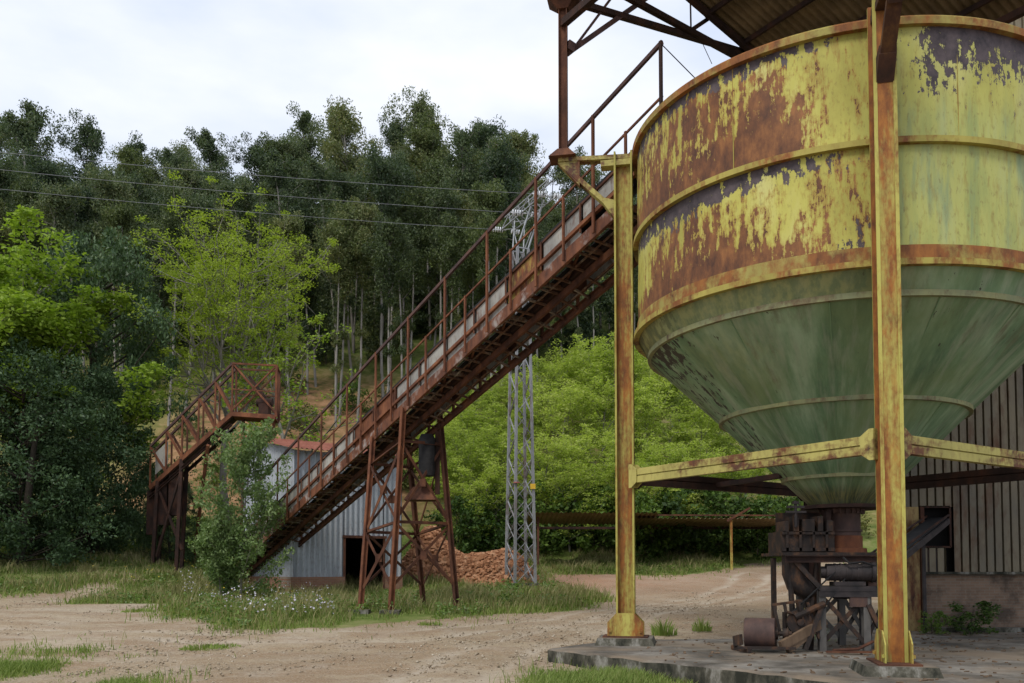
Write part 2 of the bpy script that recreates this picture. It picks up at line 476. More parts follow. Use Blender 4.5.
# silo paint: low-frequency wear from the mesh attribute, flakes and runs from noise on the unrolled shell
def silomat():
    m, t, b = newmat('silo_paint')
    uv = N(t, 'ShaderNodeUVMap').outputs['UV']
    at = N(t, 'ShaderNodeAttribute', attribute_name='wear')
    sp = N(t, 'ShaderNodeSeparateColor'); L(t, at.outputs['Color'], sp.inputs[0])
    wr, wp, wg = sp.outputs[0], sp.outputs[1], sp.outputs[2]
    s1 = noise(t, uv, 1, 10, .68, (4.0, .55, 1))
    s2 = noise(t, uv, 1, 7, .68, (10, 2.0, 1), (5, 2, 0))
    s3 = noise(t, uv, 1, 8, .7, (4.2, 3.2, 1), (2, 7, 0))
    s4 = noise(t, uv, 1, 7, .72, (7.5, 4.5, 1), (3, 9, 0))
    st = math_(t, 'ADD', math_(t, 'MULTIPLY', s1, .48), math_(t, 'ADD', math_(t, 'MULTIPLY', s2, .42), math_(t, 'MULTIPLY', s4, .42)))
    st = math_(t, 'SUBTRACT', st, .16)
    fr = math_(t, 'ADD', wr, math_(t, 'MULTIPLY', math_(t, 'SUBTRACT', st, .5), 5.2))
    mr = ramp(t, fr, [(.485, 0.), (.515, 1.)])
    pt = math_(t, 'SUBTRACT', math_(t, 'ADD', math_(t, 'MULTIPLY', s3, .45), math_(t, 'ADD', math_(t, 'MULTIPLY', s2, .4), math_(t, 'MULTIPLY', s4, .45))), .15)
    fp = math_(t, 'ADD', wp, math_(t, 'MULTIPLY', math_(t, 'SUBTRACT', pt, .5), 5.4))
    mpm = ramp(t, fp, [(.48, 0.), (.52, 1.)])
    big = noise(t, uv, 1, 6, .6, (.7, .25, 1), (1, 1, 0))
    yel = ramp(t, big, [(.38, (.34, .31, .065)), (.5, (.46, .43, .095)), (.62, (.52, .495, .17))])
    pale = ramp(t, noise(t, uv, 1, 7, .65, (1.6, .22, 1), (3, 0, 0)), [(.38, (.29, .33, .11)), (.5, (.41, .42, .125)), (.62, (.39, .42, .17))])
    teal = ramp(t, noise(t, uv, 1, 7, .6, (2.4, .35, 1), (8, 3, 0)), [(.52, 0.), (.64, .75)])
    pale = mixc(t, teal, pale, (.17, .25, .15))
    base = mixc(t, wg, yel, pale)
    base = mixc(t, ramp(t, s2, [(.52, 0.), (.72, .6)]), base, (.25, .15, .035))
    base = mixc(t, ramp(t, fr, [(.12, 0.), (.48, .75)]), base, (.30, .17, .035))
    base = mixc(t, ramp(t, noise(t, uv, 1, 4, .6, (16, 7, 1)), [(.56, 0.), (.70, .45)]), base, (.16, .10, .035))
    rs = ramp(t, noise(t, uv, 1, 8, .7, (2.2, 1.0, 1), (4, 4, 0)), [(.34, (.06, .028, .018)), (.48, (.145, .06, .026)), (.62, (.28, .12, .04))])
    pr = ramp(t, s3, [(.36, (.035, .028, .032)), (.62, (.10, .078, .08))])
    k = mixc(t, mr, base, rs)
    k = mixc(t, mpm, k, pr)
    L(t, k, b.inputs['Base Color'])
    b.inputs['Roughness'].default_value = .6
    bump(t, b, math_(t, 'ADD', math_(t, 'MULTIPLY', mr, -.6), s2), .35, .012)
    return m
M['silo'] = silomat()
def conemat():
    m, t, b = newmat('cone_green')
    uv = N(t, 'ShaderNodeUVMap').outputs['UV']
    at = N(t, 'ShaderNodeAttribute', attribute_name='wear')
    sp = N(t, 'ShaderNodeSeparateColor'); L(t, at.outputs['Color'], sp.inputs[0])
    s1 = noise(t, uv, 1, 9, .66, (1.7, .32, 1))
    s2 = noise(t, uv, 1, 6, .65, (9, 3, 1), (5, 2, 0))
    s3 = noise(t, uv, 1, 5, .55, (.5, .4, 1), (1, 2, 0))
    k = ramp(t, s1, [(.37, (.075, .14, .075)), (.5, (.155, .255, .135)), (.62, (.30, .40, .25))])
    k = mixc(t, ramp(t, s3, [(.45, 0.), (.62, .6)]), k, (.19, .24, .10))
    k = mixc(t, ramp(t, noise(t, uv, 1, 6, .65, (4, .5, 1), (7, 7, 0)), [(.50, 0.), (.62, .6)]), k, (.30, .34, .23))
    k = mixc(t, ramp(t, noise(t, uv, 1, 7, .7, (2.6, .6, 1), (1, 9, 0)), [(.56, 0.), (.68, .6)]), k, (.11, .085, .05))
    flake = math_(t, 'ADD', sp.outputs[0], math_(t, 'MULTIPLY', math_(t, 'SUBTRACT', s2, .5), 3.2))
    k = mixc(t, ramp(t, flake, [(.5, 0.), (.56, 1.)]), k, (.05, .042, .034))
    k = mixc(t, math_(t, 'MULTIPLY', sp.outputs[2], .8), k, mixc(t, ramp(t, s2, [(.42, 0.), (.56, 1.)]), (.27, .26, .10), (.15, .17, .075)))
    k = mixc(t, sp.outputs[1], k, mixc(t, ramp(t, s2, [(.4, 0.), (.6, 1.)]), (.20, .17, .055), (.035, .03, .025)))
    L(t, k, b.inputs['Base Color'])
    b.inputs['Roughness'].default_value = .6
    bump(t, b, s1, .2, .015)
    return m
M['cone'] = conemat()
M['cone_ring'] = paint('cone_ring', (.30, .30, .13), .62, 1.8, .08, streak=(1, 1, .8), col2=(.2, .22, .12), rust=((.07, .05, .035), (.13, .09, .05), (.2, .13, .07)), seed=21)

def groundmat():
    m, t, b = newmat('ground')
    c = coord(t)
    at = N(t, 'ShaderNodeAttribute', attribute_name='cover')
    sp = N(t, 'ShaderNodeSeparateColor'); L(t, at.outputs['Color'], sp.inputs[0])
    big = noise(t, c, .12, 7, .62)
    mid = noise(t, c, .8, 8, .66)
    fine = noise(t, c, 9, 6, .7)
    track = noise(t, c, 1, 7, .7, (.35, .8, 1))
    d = ramp(t, big, [(.38, (.235, .175, .112)), (.5, (.31, .24, .155)), (.62, (.37, .305, .22))])
    d = mixc(t, ramp(t, track, [(.44, 0.), (.58, .75)]), d, (.235, .155, .09))
    d = mixc(t, ramp(t, mid, [(.5, 0.), (.7, .55)]), d, (.37, .315, .25))
    d = mixc(t, math_(t, 'MULTIPLY', sp.outputs[1], .9), d, mixc(t, mid, (.22, .105, .055), (.40, .22, .13)))
    d = mixc(t, ramp(t, fine, [(.5, 0.), (.62, .65)]), d, (.19, .145, .10))
    d = mixc(t, ramp(t, noise(t, c, 28, 4, .7), [(.52, 0.), (.62, .6)]), d, (.46, .40, .32))
    ru = N(t, 'ShaderNodeAttribute', attribute_name='rut')
    d = mixc(t, math_(t, 'MULTIPLY', ru.outputs['Fac'], ramp(t, mid, [(.4, .35), (.6, .85)])), d, (.42, .36, .28))
    vo = N(t, 'ShaderNodeTexVoronoi'); vo.inputs['Scale'].default_value = 13; L(t, c, vo.inputs['Vector'])
    d = mixc(t, ramp(t, vo.outputs['Distance'], [(.10, .75), (.17, 0.)]), d, mixc(t, vo.outputs['Color'], (.16, .13, .10), (.55, .49, .41)))
    g = ramp(t, mid, [(.32, (.06, .09, .02)), (.5, (.12, .155, .04)), (.68, (.22, .21, .09))])
    sl = ramp(t, mid, [(.38, (.09, .10, .035)), (.48, (.22, .135, .065)), (.62, (.34, .20, .11))])
    f = math_(t, 'ADD', sp.outputs[0], math_(t, 'MULTIPLY', math_(t, 'SUBTRACT', math_(t, 'ADD', math_(t, 'MULTIPLY', mid, .6), math_(t, 'MULTIPLY', fine, .4)), .5), 2.4))
    k = mixc(t, ramp(t, f, [(.42, 0.), (.6, 1.)]), d, g)
    k = mixc(t, sp.outputs[2], k, sl)
    L(t, k, b.inputs['Base Color']); b.inputs['Roughness'].default_value = 1.0
    b.inputs['Specular IOR Level'].default_value = .05
    bump(t, b, math_(t, 'ADD', math_(t, 'ADD', mid, math_(t, 'MULTIPLY', track, .7)), math_(t, 'MULTIPLY', fine, .45)), .8, .06)
    return m
M['ground'] = groundmat()

# ------------------------------------------------------------------ ground
GRASS_POLYS = [
    [(-400, 500), (-400, 596), (0, 592), (45, 590), (85, 581), (125, 570), (142, 573), (112, 592), (106, 602), (150, 608), (180, 619), (230, 628), (300, 636), (345, 634), (400, 623), (470, 618), (530, 611), (577, 598), (570, 590), (545, 585), (525, 572), (540, 565), (560, 574), (640, 575), (700, 574), (735, 567), (790, 561), (1500, 558), (1500, 300), (-400, 300)],
    [(-400, 650), (0, 655), (45, 650), (70, 658), (100, 652), (133, 655), (138, 664), (128, 670), (100, 676), (92, 700), (60, 900), (-400, 900)],
    [(560, 677), (640, 675), (690, 681), (720, 720), (560, 720)],
]
def inpoly(x, y, poly):
    r = np.zeros(x.shape, bool)
    n = len(poly)
    for i in range(n):
        (x1, y1), (x2, y2) = poly[i], poly[(i + 1) % n]
        if y1 == y2: continue
        c = ((y1 > y) != (y2 > y)) & (x < (x2 - x1) * (y - y1) / (y2 - y1) + x1)
        r ^= c
    return r
_wr = np.random.default_rng(77)
_WK = [(_wr.normal(0, 1, 2) * f, _wr.uniform(0, 6.28), a) for f, a in ((.5, .45), (.9, .4), (1.6, .3), (2.7, .22), (4.2, .16), (6.5, .1)) for _ in range(2)]
_WK2 = [(_wr.normal(0, 1, 2) * f, _wr.uniform(0, 6.28), a) for f, a in ((.5, .45), (.9, .4), (1.6, .3), (2.7, .22), (4.2, .16), (6.5, .1)) for _ in range(2)]
def wob(X, Y, K): return sum(a * np.sin(k[0] * X + k[1] * Y + p) for k, p, a in K)
def grass_at(X, Y):
    X = X + wob(X, Y, _WK) * .8; Y = Y + wob(Y, X, _WK2) * sstep(12, 24, Y) * (1 - .6 * sstep(30, 40, Y))
    x, y = project(np.stack([X, Y, H(X, Y)], -1))
    g = np.zeros(X.shape, bool)
    for p in GRASS_POLYS: g |= inpoly(x, y, p)
    g &= ~((Y < 11) & (X > -1.5))
    return g, x, y
def axis(a, b, step, far_lo, far_hi, grow=1.16):
    c = list(np.arange(a, b + step / 2, step))
    s_, x = step, a
    lo = []
    while x > far_lo:
        s_ *= grow; x -= s_; lo.append(x)
    s_, x = step, b
    hi = []
    while x < far_hi:
        s_ *= grow; x += s_; hi.append(x)
    return np.array(lo[::-1] + c + hi)
gx = axis(-26, 17, .25, -420, 420)
gy = axis(9, 64, .28, -60, 500, 1.12)
GX, GY = np.meshgrid(gx, gy)
GZ = H(GX, GY)
fineamp = sstep(60, 20, GY) * .012
GZ = GZ + fineamp * (RNG.random(GX.shape) - .5) * 2
nxg, nyg = len(gx), len(gy)
idx = np.arange(nxg * nyg).reshape(nyg, nxg)
GF = np.stack([idx[:-1, :-1].ravel(), idx[:-1, 1:].ravel(), idx[1:, 1:].ravel(), idx[1:, :-1].ravel()], -1)
gme = mesh_np('ground', np.stack([GX.ravel(), GY.ravel(), GZ.ravel()], -1), GF, True)
g_, px_, py_ = grass_at(GX, GY)
gm = g_.astype(float) * np.where(GY < 19.5, .30, .95)
for _ in range(7):
    gm[1:-1, 1:-1] = (gm[1:-1, 1:-1] * 2 + gm[:-2, 1:-1] + gm[2:, 1:-1] + gm[1:-1, :-2] + gm[1:-1, 2:]) / 6
gm = np.maximum(gm, sstep(63, 65, GY))
redm = np.exp(-(((px_ - 580) / 60) ** 2 + ((py_ - 580) / 9) ** 2)) + .4 * np.exp(-(((px_ - 690) / 140) ** 2 + ((py_ - 585) / 16) ** 2))
slope = sstep(60, 66, GY) * sstep(-32, -28, GX) * sstep(-4, -11, GX) * sstep(100, 86, GY) + .3 * sstep(60, 66, GY) * sstep(100, 86, GY)
def pathdist(X, Y, pts):
    best = np.full(X.shape, 1e9)
    for (x1, y1), (x2, y2) in zip(pts[:-1], pts[1:]):
        dx, dy = x2 - x1, y2 - y1
        t = np.clip(((X - x1) * dx + (Y - y1) * dy) / (dx * dx + dy * dy), 0, 1)
        best = np.minimum(best, np.hypot(X - x1 - t * dx, Y - y1 - t * dy))
    return best
rut = np.zeros(GX.shape)
for trk in ([(-2.2, 9), (-1.6, 13.5), (-.9, 17), (.4, 21), (2.8, 26), (6.5, 32), (12, 40), (17, 50)], [(-20, 24), (-13, 23.2), (-8, 22), (-3, 22.5), (1.5, 26), (5, 31), (9, 38), (14, 50)]):
    dd_ = pathdist(GX + .15 * wob(GX, GY, _WK), GY + .15 * wob(GY, GX, _WK2), trk)
    rut = np.maximum(rut, np.exp(-((dd_ - .78) / .20) ** 2))
gm = gm * (1 - .6 * rut)
ra = gme.color_attributes.new('rut', 'FLOAT_COLOR', 'POINT')
ra.data.foreach_set('color', np.repeat(rut.ravel()[:, None], 4, 1).astype(np.float32).ravel())
co_ = np.stack([GX.ravel(), GY.ravel(), (GZ - .045 * rut + .02 * np.where(gm < .4, wob(GX * 1.6, GY * 1.6, _WK), 0)).ravel()], -1)
gme.vertices.foreach_set('co', co_.astype(np.float32).ravel()); gme.update()
col4 = np.stack([gm, np.clip(redm, 0, 1), np.clip(slope, 0, 1), np.ones_like(gm)], -1)
ca = gme.color_attributes.new('cover', 'FLOAT_COLOR', 'POINT')
ca.data.foreach_set('color', col4.astype(np.float32).ravel())
tag(link('ground', gme, M['ground']), kind='structure')

# ------------------------------------------------------------------ concrete pavement under the silo
SLAB = .05
sl_poly = [(.7, 17.6), (5.0, 12.2), (7.4, 9.2), (22, 9.2), (22, 26.5), (9.3, 26.5), (8.3, 22.9), (5.0, 20.1), (2.3, 19.75)]
def densify(poly, st):
    o = []
    for i in range(len(poly)):
        a = np.array(poly[i]); b = np.array(poly[(i + 1) % len(poly)])
        n = max(1, int(np.linalg.norm(b - a) / st))
        o += [a + (b - a) * k / n for k in range(n)]
    return o
dp = [p + RNG.normal(0, .025, 2) for p in densify(sl_poly, .3)]
s_ = MB()
nn = len(dp)
ctr = np.mean(dp, 0)
inner = [p + (ctr - p) / np.linalg.norm(ctr - p) * .05 for p in dp]
V = [(*p, -.6) for p in dp] + [(*p, SLAB - .035 + RNG.normal(0, .008)) for p in dp] + [(*p, SLAB) for p in inner]
F = [[i, (i + 1) % nn, nn + (i + 1) % nn, nn + i] for i in range(nn)] + [[nn + i, nn + (i + 1) % nn, 2 * nn + (i + 1) % nn, 2 * nn + i] for i in range(nn)] + [[2 * nn + i for i in range(nn)]]
s_.add(V, F)
tag(s_.build('pavement', M['concrete']), kind='structure')

# ------------------------------------------------------------------ silo
SCX, SCY = 6.745, 17.846
C3 = np.array([SCX, SCY, 0])
ZT, ZM, ZB = 10.56, 8.49, 6.507
silo = empty('silo', (SCX, SCY, 2.9), 'huge round hopper silo with peeling yellow drum above a green cone', 'silo')
phi0 = math.atan2(-SCY, -SCX)
def shell(name, mat, prof, R0, wearfn, nphi=240):
    """prof: list of (r, z); unrolled uv in metres; wear colours from wearfn(phi_deg, z)."""
    m = len(prof)
    ph = np.linspace(-math.pi, math.pi, nphi + 1)
    r = np.array([p[0] for p in prof]); z = np.array([p[1] for p in prof])
    A, R = np.meshgrid(ph, r); _, Z = np.meshgrid(ph, z)
    dent = .012 * np.sin(A * 9 + Z * 1.3) * np.sin(Z * 2.1 + A * 3)
    V = np.stack([(R + dent) * np.cos(phi0 + A), (R + dent) * np.sin(phi0 + A), Z - 2.9], -1).reshape(-1, 3)
    i = np.arange(m * (nphi + 1)).reshape(m, nphi + 1)
    F = np.stack([i[:-1, :-1].ravel(), i[:-1, 1:].ravel(), i[1:, 1:].ravel(), i[1:, :-1].ravel()], -1)
    me = mesh_np(name, V, F, True)
    s = np.concatenate([[0], np.cumsum(np.hypot(np.diff(r), np.diff(z)))])
    _, S = np.meshgrid(ph, s)
    uvv = np.stack([A * R0, S], -1).reshape(-1, 2)
    uvl = me.uv_layers.new(name='UVMap')
    uvl.data.foreach_set('uv', uvv[F.ravel()].astype(np.float32).ravel())
    colr = wearfn(np.degrees(A), Z)
    ca = me.color_attributes.new('wear', 'FLOAT_COLOR', 'POINT')
    ca.data.foreach_set('color', np.concatenate([colr, np.ones((*A.shape, 1))], -1).astype(np.float32).ravel())
    return link(name, me, mat, silo)
def gauss(x, c, s): return np.exp(-((x - c) / s) ** 2)
def wear_up(p, z):
    v = (z - ZM) / (ZT - ZM)
    left = sstep(0, -20, p)
    r = .04 + .47 * left
    r += .55 * sstep(.36, .12, v) * sstep(-2, -20, p)
    r += .42 * gauss(p, -14, 9) * sstep(.75, .40, v)
    r -= .16 * sstep(-58, -70, p) * sstep(.1, .3, v)
    r -= .15 * gauss(p, -22, 5) * sstep(.2, .5, v) + .15 * gauss(p, -48, 5) * sstep(.3, .6, v)
    r += .22 * gauss(v, .62, .2) * gauss(p, -35, 9)
    r -= .40 * sstep(8, 12, p)
    q = -.35 + .95 * sstep(.70, .92, v) * sstep(8, -6, p) + .35 * sstep(.6, .95, v) * left
    q += 1.0 * sstep(.40, 1.0, v) * sstep(13, 26, p) + .22 * sstep(14, 22, p) + .55 * gauss(p, 21, 6) * gauss(v, .5, .15) + .28 * sstep(10, 14, p) * sstep(.25, .7, v)
    q += .95 * gauss(p, 11, 2.2) * sstep(.02, .3, v)
    g = sstep(2, 14, p) * sstep(.5, .05, v) * .9 + .3 * sstep(4, 12, p)
    return np.stack([np.clip(r, -1, 1.5), np.clip(q, -1, 1.5), np.clip(g, 0, 1)], -1)
def wear_lo(p, z):
    v = (z - ZB) / (ZM - ZB)
    r = .27 + .36 * sstep(.8, .35, v) * sstep(-8, -24, p) * sstep(-72, -50, p)
    r += .50 * sstep(.40, .16, v) * sstep(2, -15, p)
    r += .18 * gauss(p, -40, 10) * sstep(.2, .5, v)
    r -= .25 * sstep(-54, -62, p) * sstep(.2, .45, v)
    r -= .22 * gauss(p, -14, 8) * sstep(.2, .4, v)
    r -= .75 * sstep(8, 10, p)
    q = -.30 + 1.0 * sstep(.70, .92, v) * sstep(8, -10, p) + .45 * sstep(.5, .85, v) * gauss(p, -42, 18)
    q += .70 * gauss(p, 4, 5) * sstep(.55, .1, v) + .25 * gauss(p, 4, 7)
    q -= .9 * sstep(8, 10, p)
    g = sstep(6, 10, p)
    return np.stack([np.clip(r, -1, 1.5), np.clip(q, -1, 1.5), np.clip(g, 0, 1)], -1)
RD = 4.10
zs = np.linspace(ZM, ZT, 26)
o = shell('upper_drum_course', M['silo'], [(RD, z) for z in zs], RD, wear_up)
o['label'] = 'upper course of the yellow drum, rust showing through in long streaks'
zs = np.linspace(ZB, ZM, 26)
o = shell('lower_drum_course', M['silo'], [(RD - .012, z) for z in zs], RD, wear_lo)
o['label'] = 'lower course of the yellow drum with dark primer along its top'
def wear_cone(p, z):
    top = sstep(5.9, 6.2, z)
    r = -.08 + .42 * sstep(-40, -55, p) + .30 * gauss(p, -62, 10) * sstep(5.2, 6.2, z) + .15 * sstep(5.6, 6.2, z)
    q = .9 * sstep(3.36, 3.1, z) * .8 + .5 * sstep(-60, -72, p) * top
    g = sstep(6.12, 6.16, z) * sstep(30, -5, p) + .5 * gauss(p, -35, 16) * gauss(z, 5.6, .5)
    return np.stack([np.clip(r, -1, 1), np.clip(q, 0, 1), np.clip(g, 0, 1)], -1)
cone_prof = []
for (r1, z1), (r2, z2) in (((4.08, ZB), (3.86, 6.11)), ((3.86, 6.11), (2.39, 4.71)), ((2.39, 4.71), (1.15, 3.46)), ((1.15, 3.46), (.62, 2.95))):
    for k in range(9): cone_prof.append((r1 + (r2 - r1) * k / 9, z1 + (z2 - z1) * k / 9))
cone_prof.append((.62, 2.93))
shell('cone', M['cone'], cone_prof, 2.4, wear_cone)
def ring(r, z, mat, dr=.10, dz=.12, name='stiffening_ring'):
    return MB().lathe((SCX, SCY, 0), [(r - .02, z - dz / 2), (r + dr, z - dz / 2), (r + dr, z + dz / 2), (r - .02, z + dz / 2)], 160, True).build(name, mat, silo, True)
def band(z0, z1, r, mat, name='band'):
    return MB().lathe((SCX, SCY, 0), [(r - .03, z0), (r, z0), (r, z1), (r - .03, z1)], 160, True).build(name, mat, silo, True)
rim = MB().lathe((SCX, SCY, 0), [(RD - .03, ZT - .16), (RD + .10, ZT - .16), (RD + .11, ZT - .05), (RD + .06, ZT), (RD - .05, ZT), (RD - .05, ZT - .16)], 160, True).build('rim', M['rim_paint'], silo, True)
ring(RD, ZM + .03, M['yellow_ring'], .09, .10)
ring(RD, ZB + .03, M['yellow_ring'], .09, .10)
band(ZB + .081, ZB + .32, RD + .014, M['rim_paint'])
ring(3.80, 6.12, M['cone_ring'], .10, .10)
ring(2.34, 4.72, M['cone_ring'], .09, .10)
ring(1.10, 3.47, M['cone_ring'], .08, .09)
MB().lathe((SCX, SCY, 0), [(.3, 2.86), (.80, 2.86), (.80, 2.93), (.3, 2.93)], 48, True).build('outlet_flange', M['rust_dark'], silo, True)
spout = MB().lathe((SCX, SCY, 0), [(.36, 2.0), (.36, 2.86)], 40).lathe((SCX, SCY, 0), [(.3, 2.40), (.385, 2.40), (.385, 2.44), (.3, 2.44)], 40, True).lathe((SCX, SCY, 0), [(.3, 2.78), (.41, 2.78), (.41, 2.858), (.3, 2.858)], 40, True)
for k in range(22):
    a = 2 * math.pi * k / 22
    spout.box((SCX + .42 * math.cos(a), SCY + .42 * math.sin(a), 2.81), (.04, .04, .10))
sp_ = spout.build('outlet_spout', M['drum_rust'], silo, True)
# seams of the plates (low weld beads on the drum and the cone)
for pdeg in (-66, -46, -24, 27, 50):
    a = phi0 + rad(pdeg)
    d = np.array([math.cos(a), math.sin(a), 0])
    MB().tube([C3 + d * (RD - .004) + [0, 0, ZM + .08], C3 + d * (RD - .004) + [0, 0, ZT - .17]], .009, 5).build('weld_seam', M['yellow_ring'], silo)
for pdeg in (-52, -28, -2, 24, 48):
    a = phi0 + rad(pdeg)
    d = np.array([math.cos(a), math.sin(a), 0])
    MB().tube([C3 + d * 3.825 + [0, 0, 6.06], C3 + d * 2.40 + [0, 0, 4.78]], .012, 5).build('weld_seam', M['cone'], silo)
    MB().tube([C3 + d * 2.345 + [0, 0, 4.66], C3 + d * 1.17 + [0, 0, 3.52]], .012, 5).build('weld_seam', M['cone'], silo)

# ------------------------------------------------------------------ steel frame carrying the silo
DF, AF = 4.40, -.199
ca_, sa_ = math.cos(AF), math.sin(AF)
rF = np.array([sa_, -ca_, 0]); rL = np.array([-ca_, -sa_, 0]); rB = -rF; rR = -rL
PF, PL, PB, PR = [C3 + r_ * DF for r_ in (rF, rL, rB, rR)]
frame = empty('silo_stand', (SCX, SCY, SLAB), 'yellow steel column frame standing on concrete pads and holding up the silo', 'steel frame')
UPZ = np.array([0, 0, 1.0])
ZC = 10.70
ZBEAM = 3.61
def column(P, r_, mat, face, hb):
    t_ = np.array([-r_[1], r_[0], 0])
    zb = SLAB + .15
    cm = MB()
    cm.off(P + UPZ * zb, P + UPZ * ZC, 0, 0, .022, .315, r_)                     # web along the radius
    col = cm.build('column', mat, frame)
    edge = M['rust_dark'] if face is M['rust_dark'] else M['yellow_edge']
    for s__ in (-1, 1):
        q = P + r_ * .17 * s__
        fl = MB().bar(q + UPZ * zb, q + UPZ * ZC, .34, .024, r_)
        fo = fl.build('flange', face, col)
        for e_ in (-.145, .145):
            MB().bar(q + t_ * e_ + r_ * .017 * s__ + UPZ * zb, q + t_ * e_ + r_ * .017 * s__ + UPZ * ZC, .055, .018, r_).build('edge_angle', edge, col)
    gp = MB()
    for s__ in (-1, 1):
        q = P + t_ * .18 * s__ + UPZ * (zb + .03)
        poly = [q - r_ * .38, q + r_ * .38, q + r_ * .38 + UPZ * .28, q + r_ * .19 + UPZ * .48, q - r_ * .19 + UPZ * .48, q - r_ * .38 + UPZ * .28]
        gp.prism(poly, t_ * .02 * s__)
        for f_ in (-.32, .32):
            gp.box(q + r_ * f_ + UPZ * .10 + t_ * .03 * s__, (.05, .05, .05))
    gp.build('base_gusset', M['yellow_web'], col)
    MB().box(P + UPZ * (zb + .014), (.95, .62, .03), (r_, t_, UPZ)).build('base_plate', M['rust'], col)
    pd = MB()
    a, b_, h = .60, .54, .15
    pd.hexa([P + r_ * a * i * k_ + t_ * b_ * j * k_ + UPZ * (SLAB + z) for z, k_ in ((-.02, 1.04), (h, .94)) for i, j in ((-1, -1), (1, -1), (1, 1), (-1, 1))])
    pd.build('concrete_pad', M['concrete'], col)
    # gusset node of the tie beams
    # head bracket carrying the roof post
    br = MB()
    q0 = P + r_ * .185 + UPZ * (ZC - .10); q1 = P + r_ * 1.42 + UPZ * (ZC - .04)
    br.bar(q0 - r_ * .36, q1, .24, .09)
    br.bar(q0 - r_ * .36 - UPZ * .12, q0 + r_ * .3 - UPZ * .12, .26, .13)
    br.bar(P + r_ * .2 + UPZ * (ZC - 1.25), P + r_ * 1.32 + UPZ * (ZC - .16), .22, .10)
    br.prism([P + r_ * .19 + UPZ * (ZC - 1.45) - t_ * .13, P + r_ * .19 + UPZ * (ZC - 1.05) - t_ * .13, P + r_ * .42 + UPZ * (ZC - .98) - t_ * .13, P + r_ * .42 + UPZ * (ZC - 1.12) - t_ * .13], t_ * .26)
    br.prism([P + r_ * .95 + UPZ * (ZC - .66) - t_ * .10, P + r_ * 1.44 + UPZ * (ZC - .10) - t_ * .10, P + r_ * .95 + UPZ * (ZC - .10) - t_ * .10], t_ * .20)
    br.build('head_bracket', hb, col)
    return col
cF = column(PF, rF, M['yellow_post'], M['yellow_flange'], M['bracket_dark']); cF['label'] = 'front column, its broad flange rusted orange with a yellow edge'
cL = column(PL, rL, M['yellow_web'], M['yellow_edge'], M['yellow_beam']); cL['label'] = 'column at the drum edge facing the conveyor'
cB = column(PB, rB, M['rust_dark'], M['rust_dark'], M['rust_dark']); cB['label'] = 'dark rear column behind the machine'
cR = column(PR, rR, M['yellow_post'], M['yellow_post'], M['yellow_beam'])
def tie(A, B, mat, nm='tie_beam'):
    d = (B - A) / np.linalg.norm(B - A)
    p, q = A + d * .30 + UPZ * ZBEAM, B - d * .30 + UPZ * ZBEAM
    m = MB()
    for zo in (-.080, .080):
        m.off(p, q, 0, zo, .13, .135, UPZ)
    m.bar(p, q, .06, .05)
    o_ = m.build(nm, mat, frame)
    sd__ = np.cross(d, UPZ)
    for base, sg in ((A, 1), (B, -1)):
        g = MB()
        e = base + d * sg * .215 + UPZ * ZBEAM
        f_ = d * sg
        for s__ in (-1, 1):
            g.prism([e + sd__ * .075 * s__ - UPZ * .25, e + f_ * .08 + sd__ * .075 * s__ - UPZ * .25, e + f_ * .24 + sd__ * .075 * s__ - UPZ * .14, e + f_ * .24 + sd__ * .075 * s__ + UPZ * .14, e + f_ * .08 + sd__ * .075 * s__ + UPZ * .25, e + sd__ * .075 * s__ + UPZ * .25], sd__ * .016 * s__)
        g.box(e + f_ * .02, (.05, .15, .5), (f_, sd__, UPZ))
        g.build('node_plate', mat, o_)
tie(PL, PF, M['yellow_beam']); tie(PF, PR, M['yellow_beam'])
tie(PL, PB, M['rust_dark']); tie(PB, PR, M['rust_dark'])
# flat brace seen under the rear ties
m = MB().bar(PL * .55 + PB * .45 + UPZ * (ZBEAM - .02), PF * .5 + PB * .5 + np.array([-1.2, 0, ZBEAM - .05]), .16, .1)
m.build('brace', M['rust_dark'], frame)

# ------------------------------------------------------------------ roof over the silo
HP = DF + 1.32
QF, QL, QB, QR = [C3 + r_ * HP for r_ in (rF, rL, rB, rR)]
uR = (QB - QL) / np.linalg.norm(QB - QL); vR = (QF - QL) / np.linalg.norm(QF - QL); SIDE = np.linalg.norm(QB - QL)
roof = empty('canopy_roof', (*QL[:2], ZC), 'rusty steel roof canopy of trusses and corrugated sheets above the silo', 'roof')
def RZ(u): return 15.75 - .27 * (u - 3.82)
def RP(u, v, dz=0): return QL + uR * u + vR * v + UPZ * (RZ(u) + dz)
for Q, nm in ((QL, 0), (QF, 1), (QB, 0), (QR, 1)):
    r_ = (Q - C3) / np.linalg.norm(Q - C3); r_[2] = 0
    top = 14.35
    m = MB().ibeam(Q + UPZ * ZC, Q + UPZ * top, .16, .19, .02, r_)
    m.hexa([Q + UPZ * z + r_ * .5 * k * i + np.array([-r_[1], r_[0], 0]) * .4 * k * j for z, k in ((ZC, .6), (ZC + .22, .24)) for i, j in ((-1, -1), (1, -1), (1, 1), (-1, 1))])
    m.hexa([Q + UPZ * z + r_ * .5 * k * i + np.array([-r_[1], r_[0], 0]) * .4 * k * j for z, k in ((top - .25, .24), (top, .7)) for i, j in ((-1, -1), (1, -1), (1, 1), (-1, 1))])
    m.build('roof_post', M['rust'] if nm == 0 else M['rust_dark'], roof)
def inl(x, y, dv=0):
    """a point of the truss plane through the left and rear posts, found from where it shows."""
    d = ray(x, y); n = np.cross(uR, UPZ); P0 = QL + vR * dv
    k = n.dot(P0 - np.array([0, 0, EYE])) / n.dot(d)
    return np.array([0, 0, EYE]) + d * k
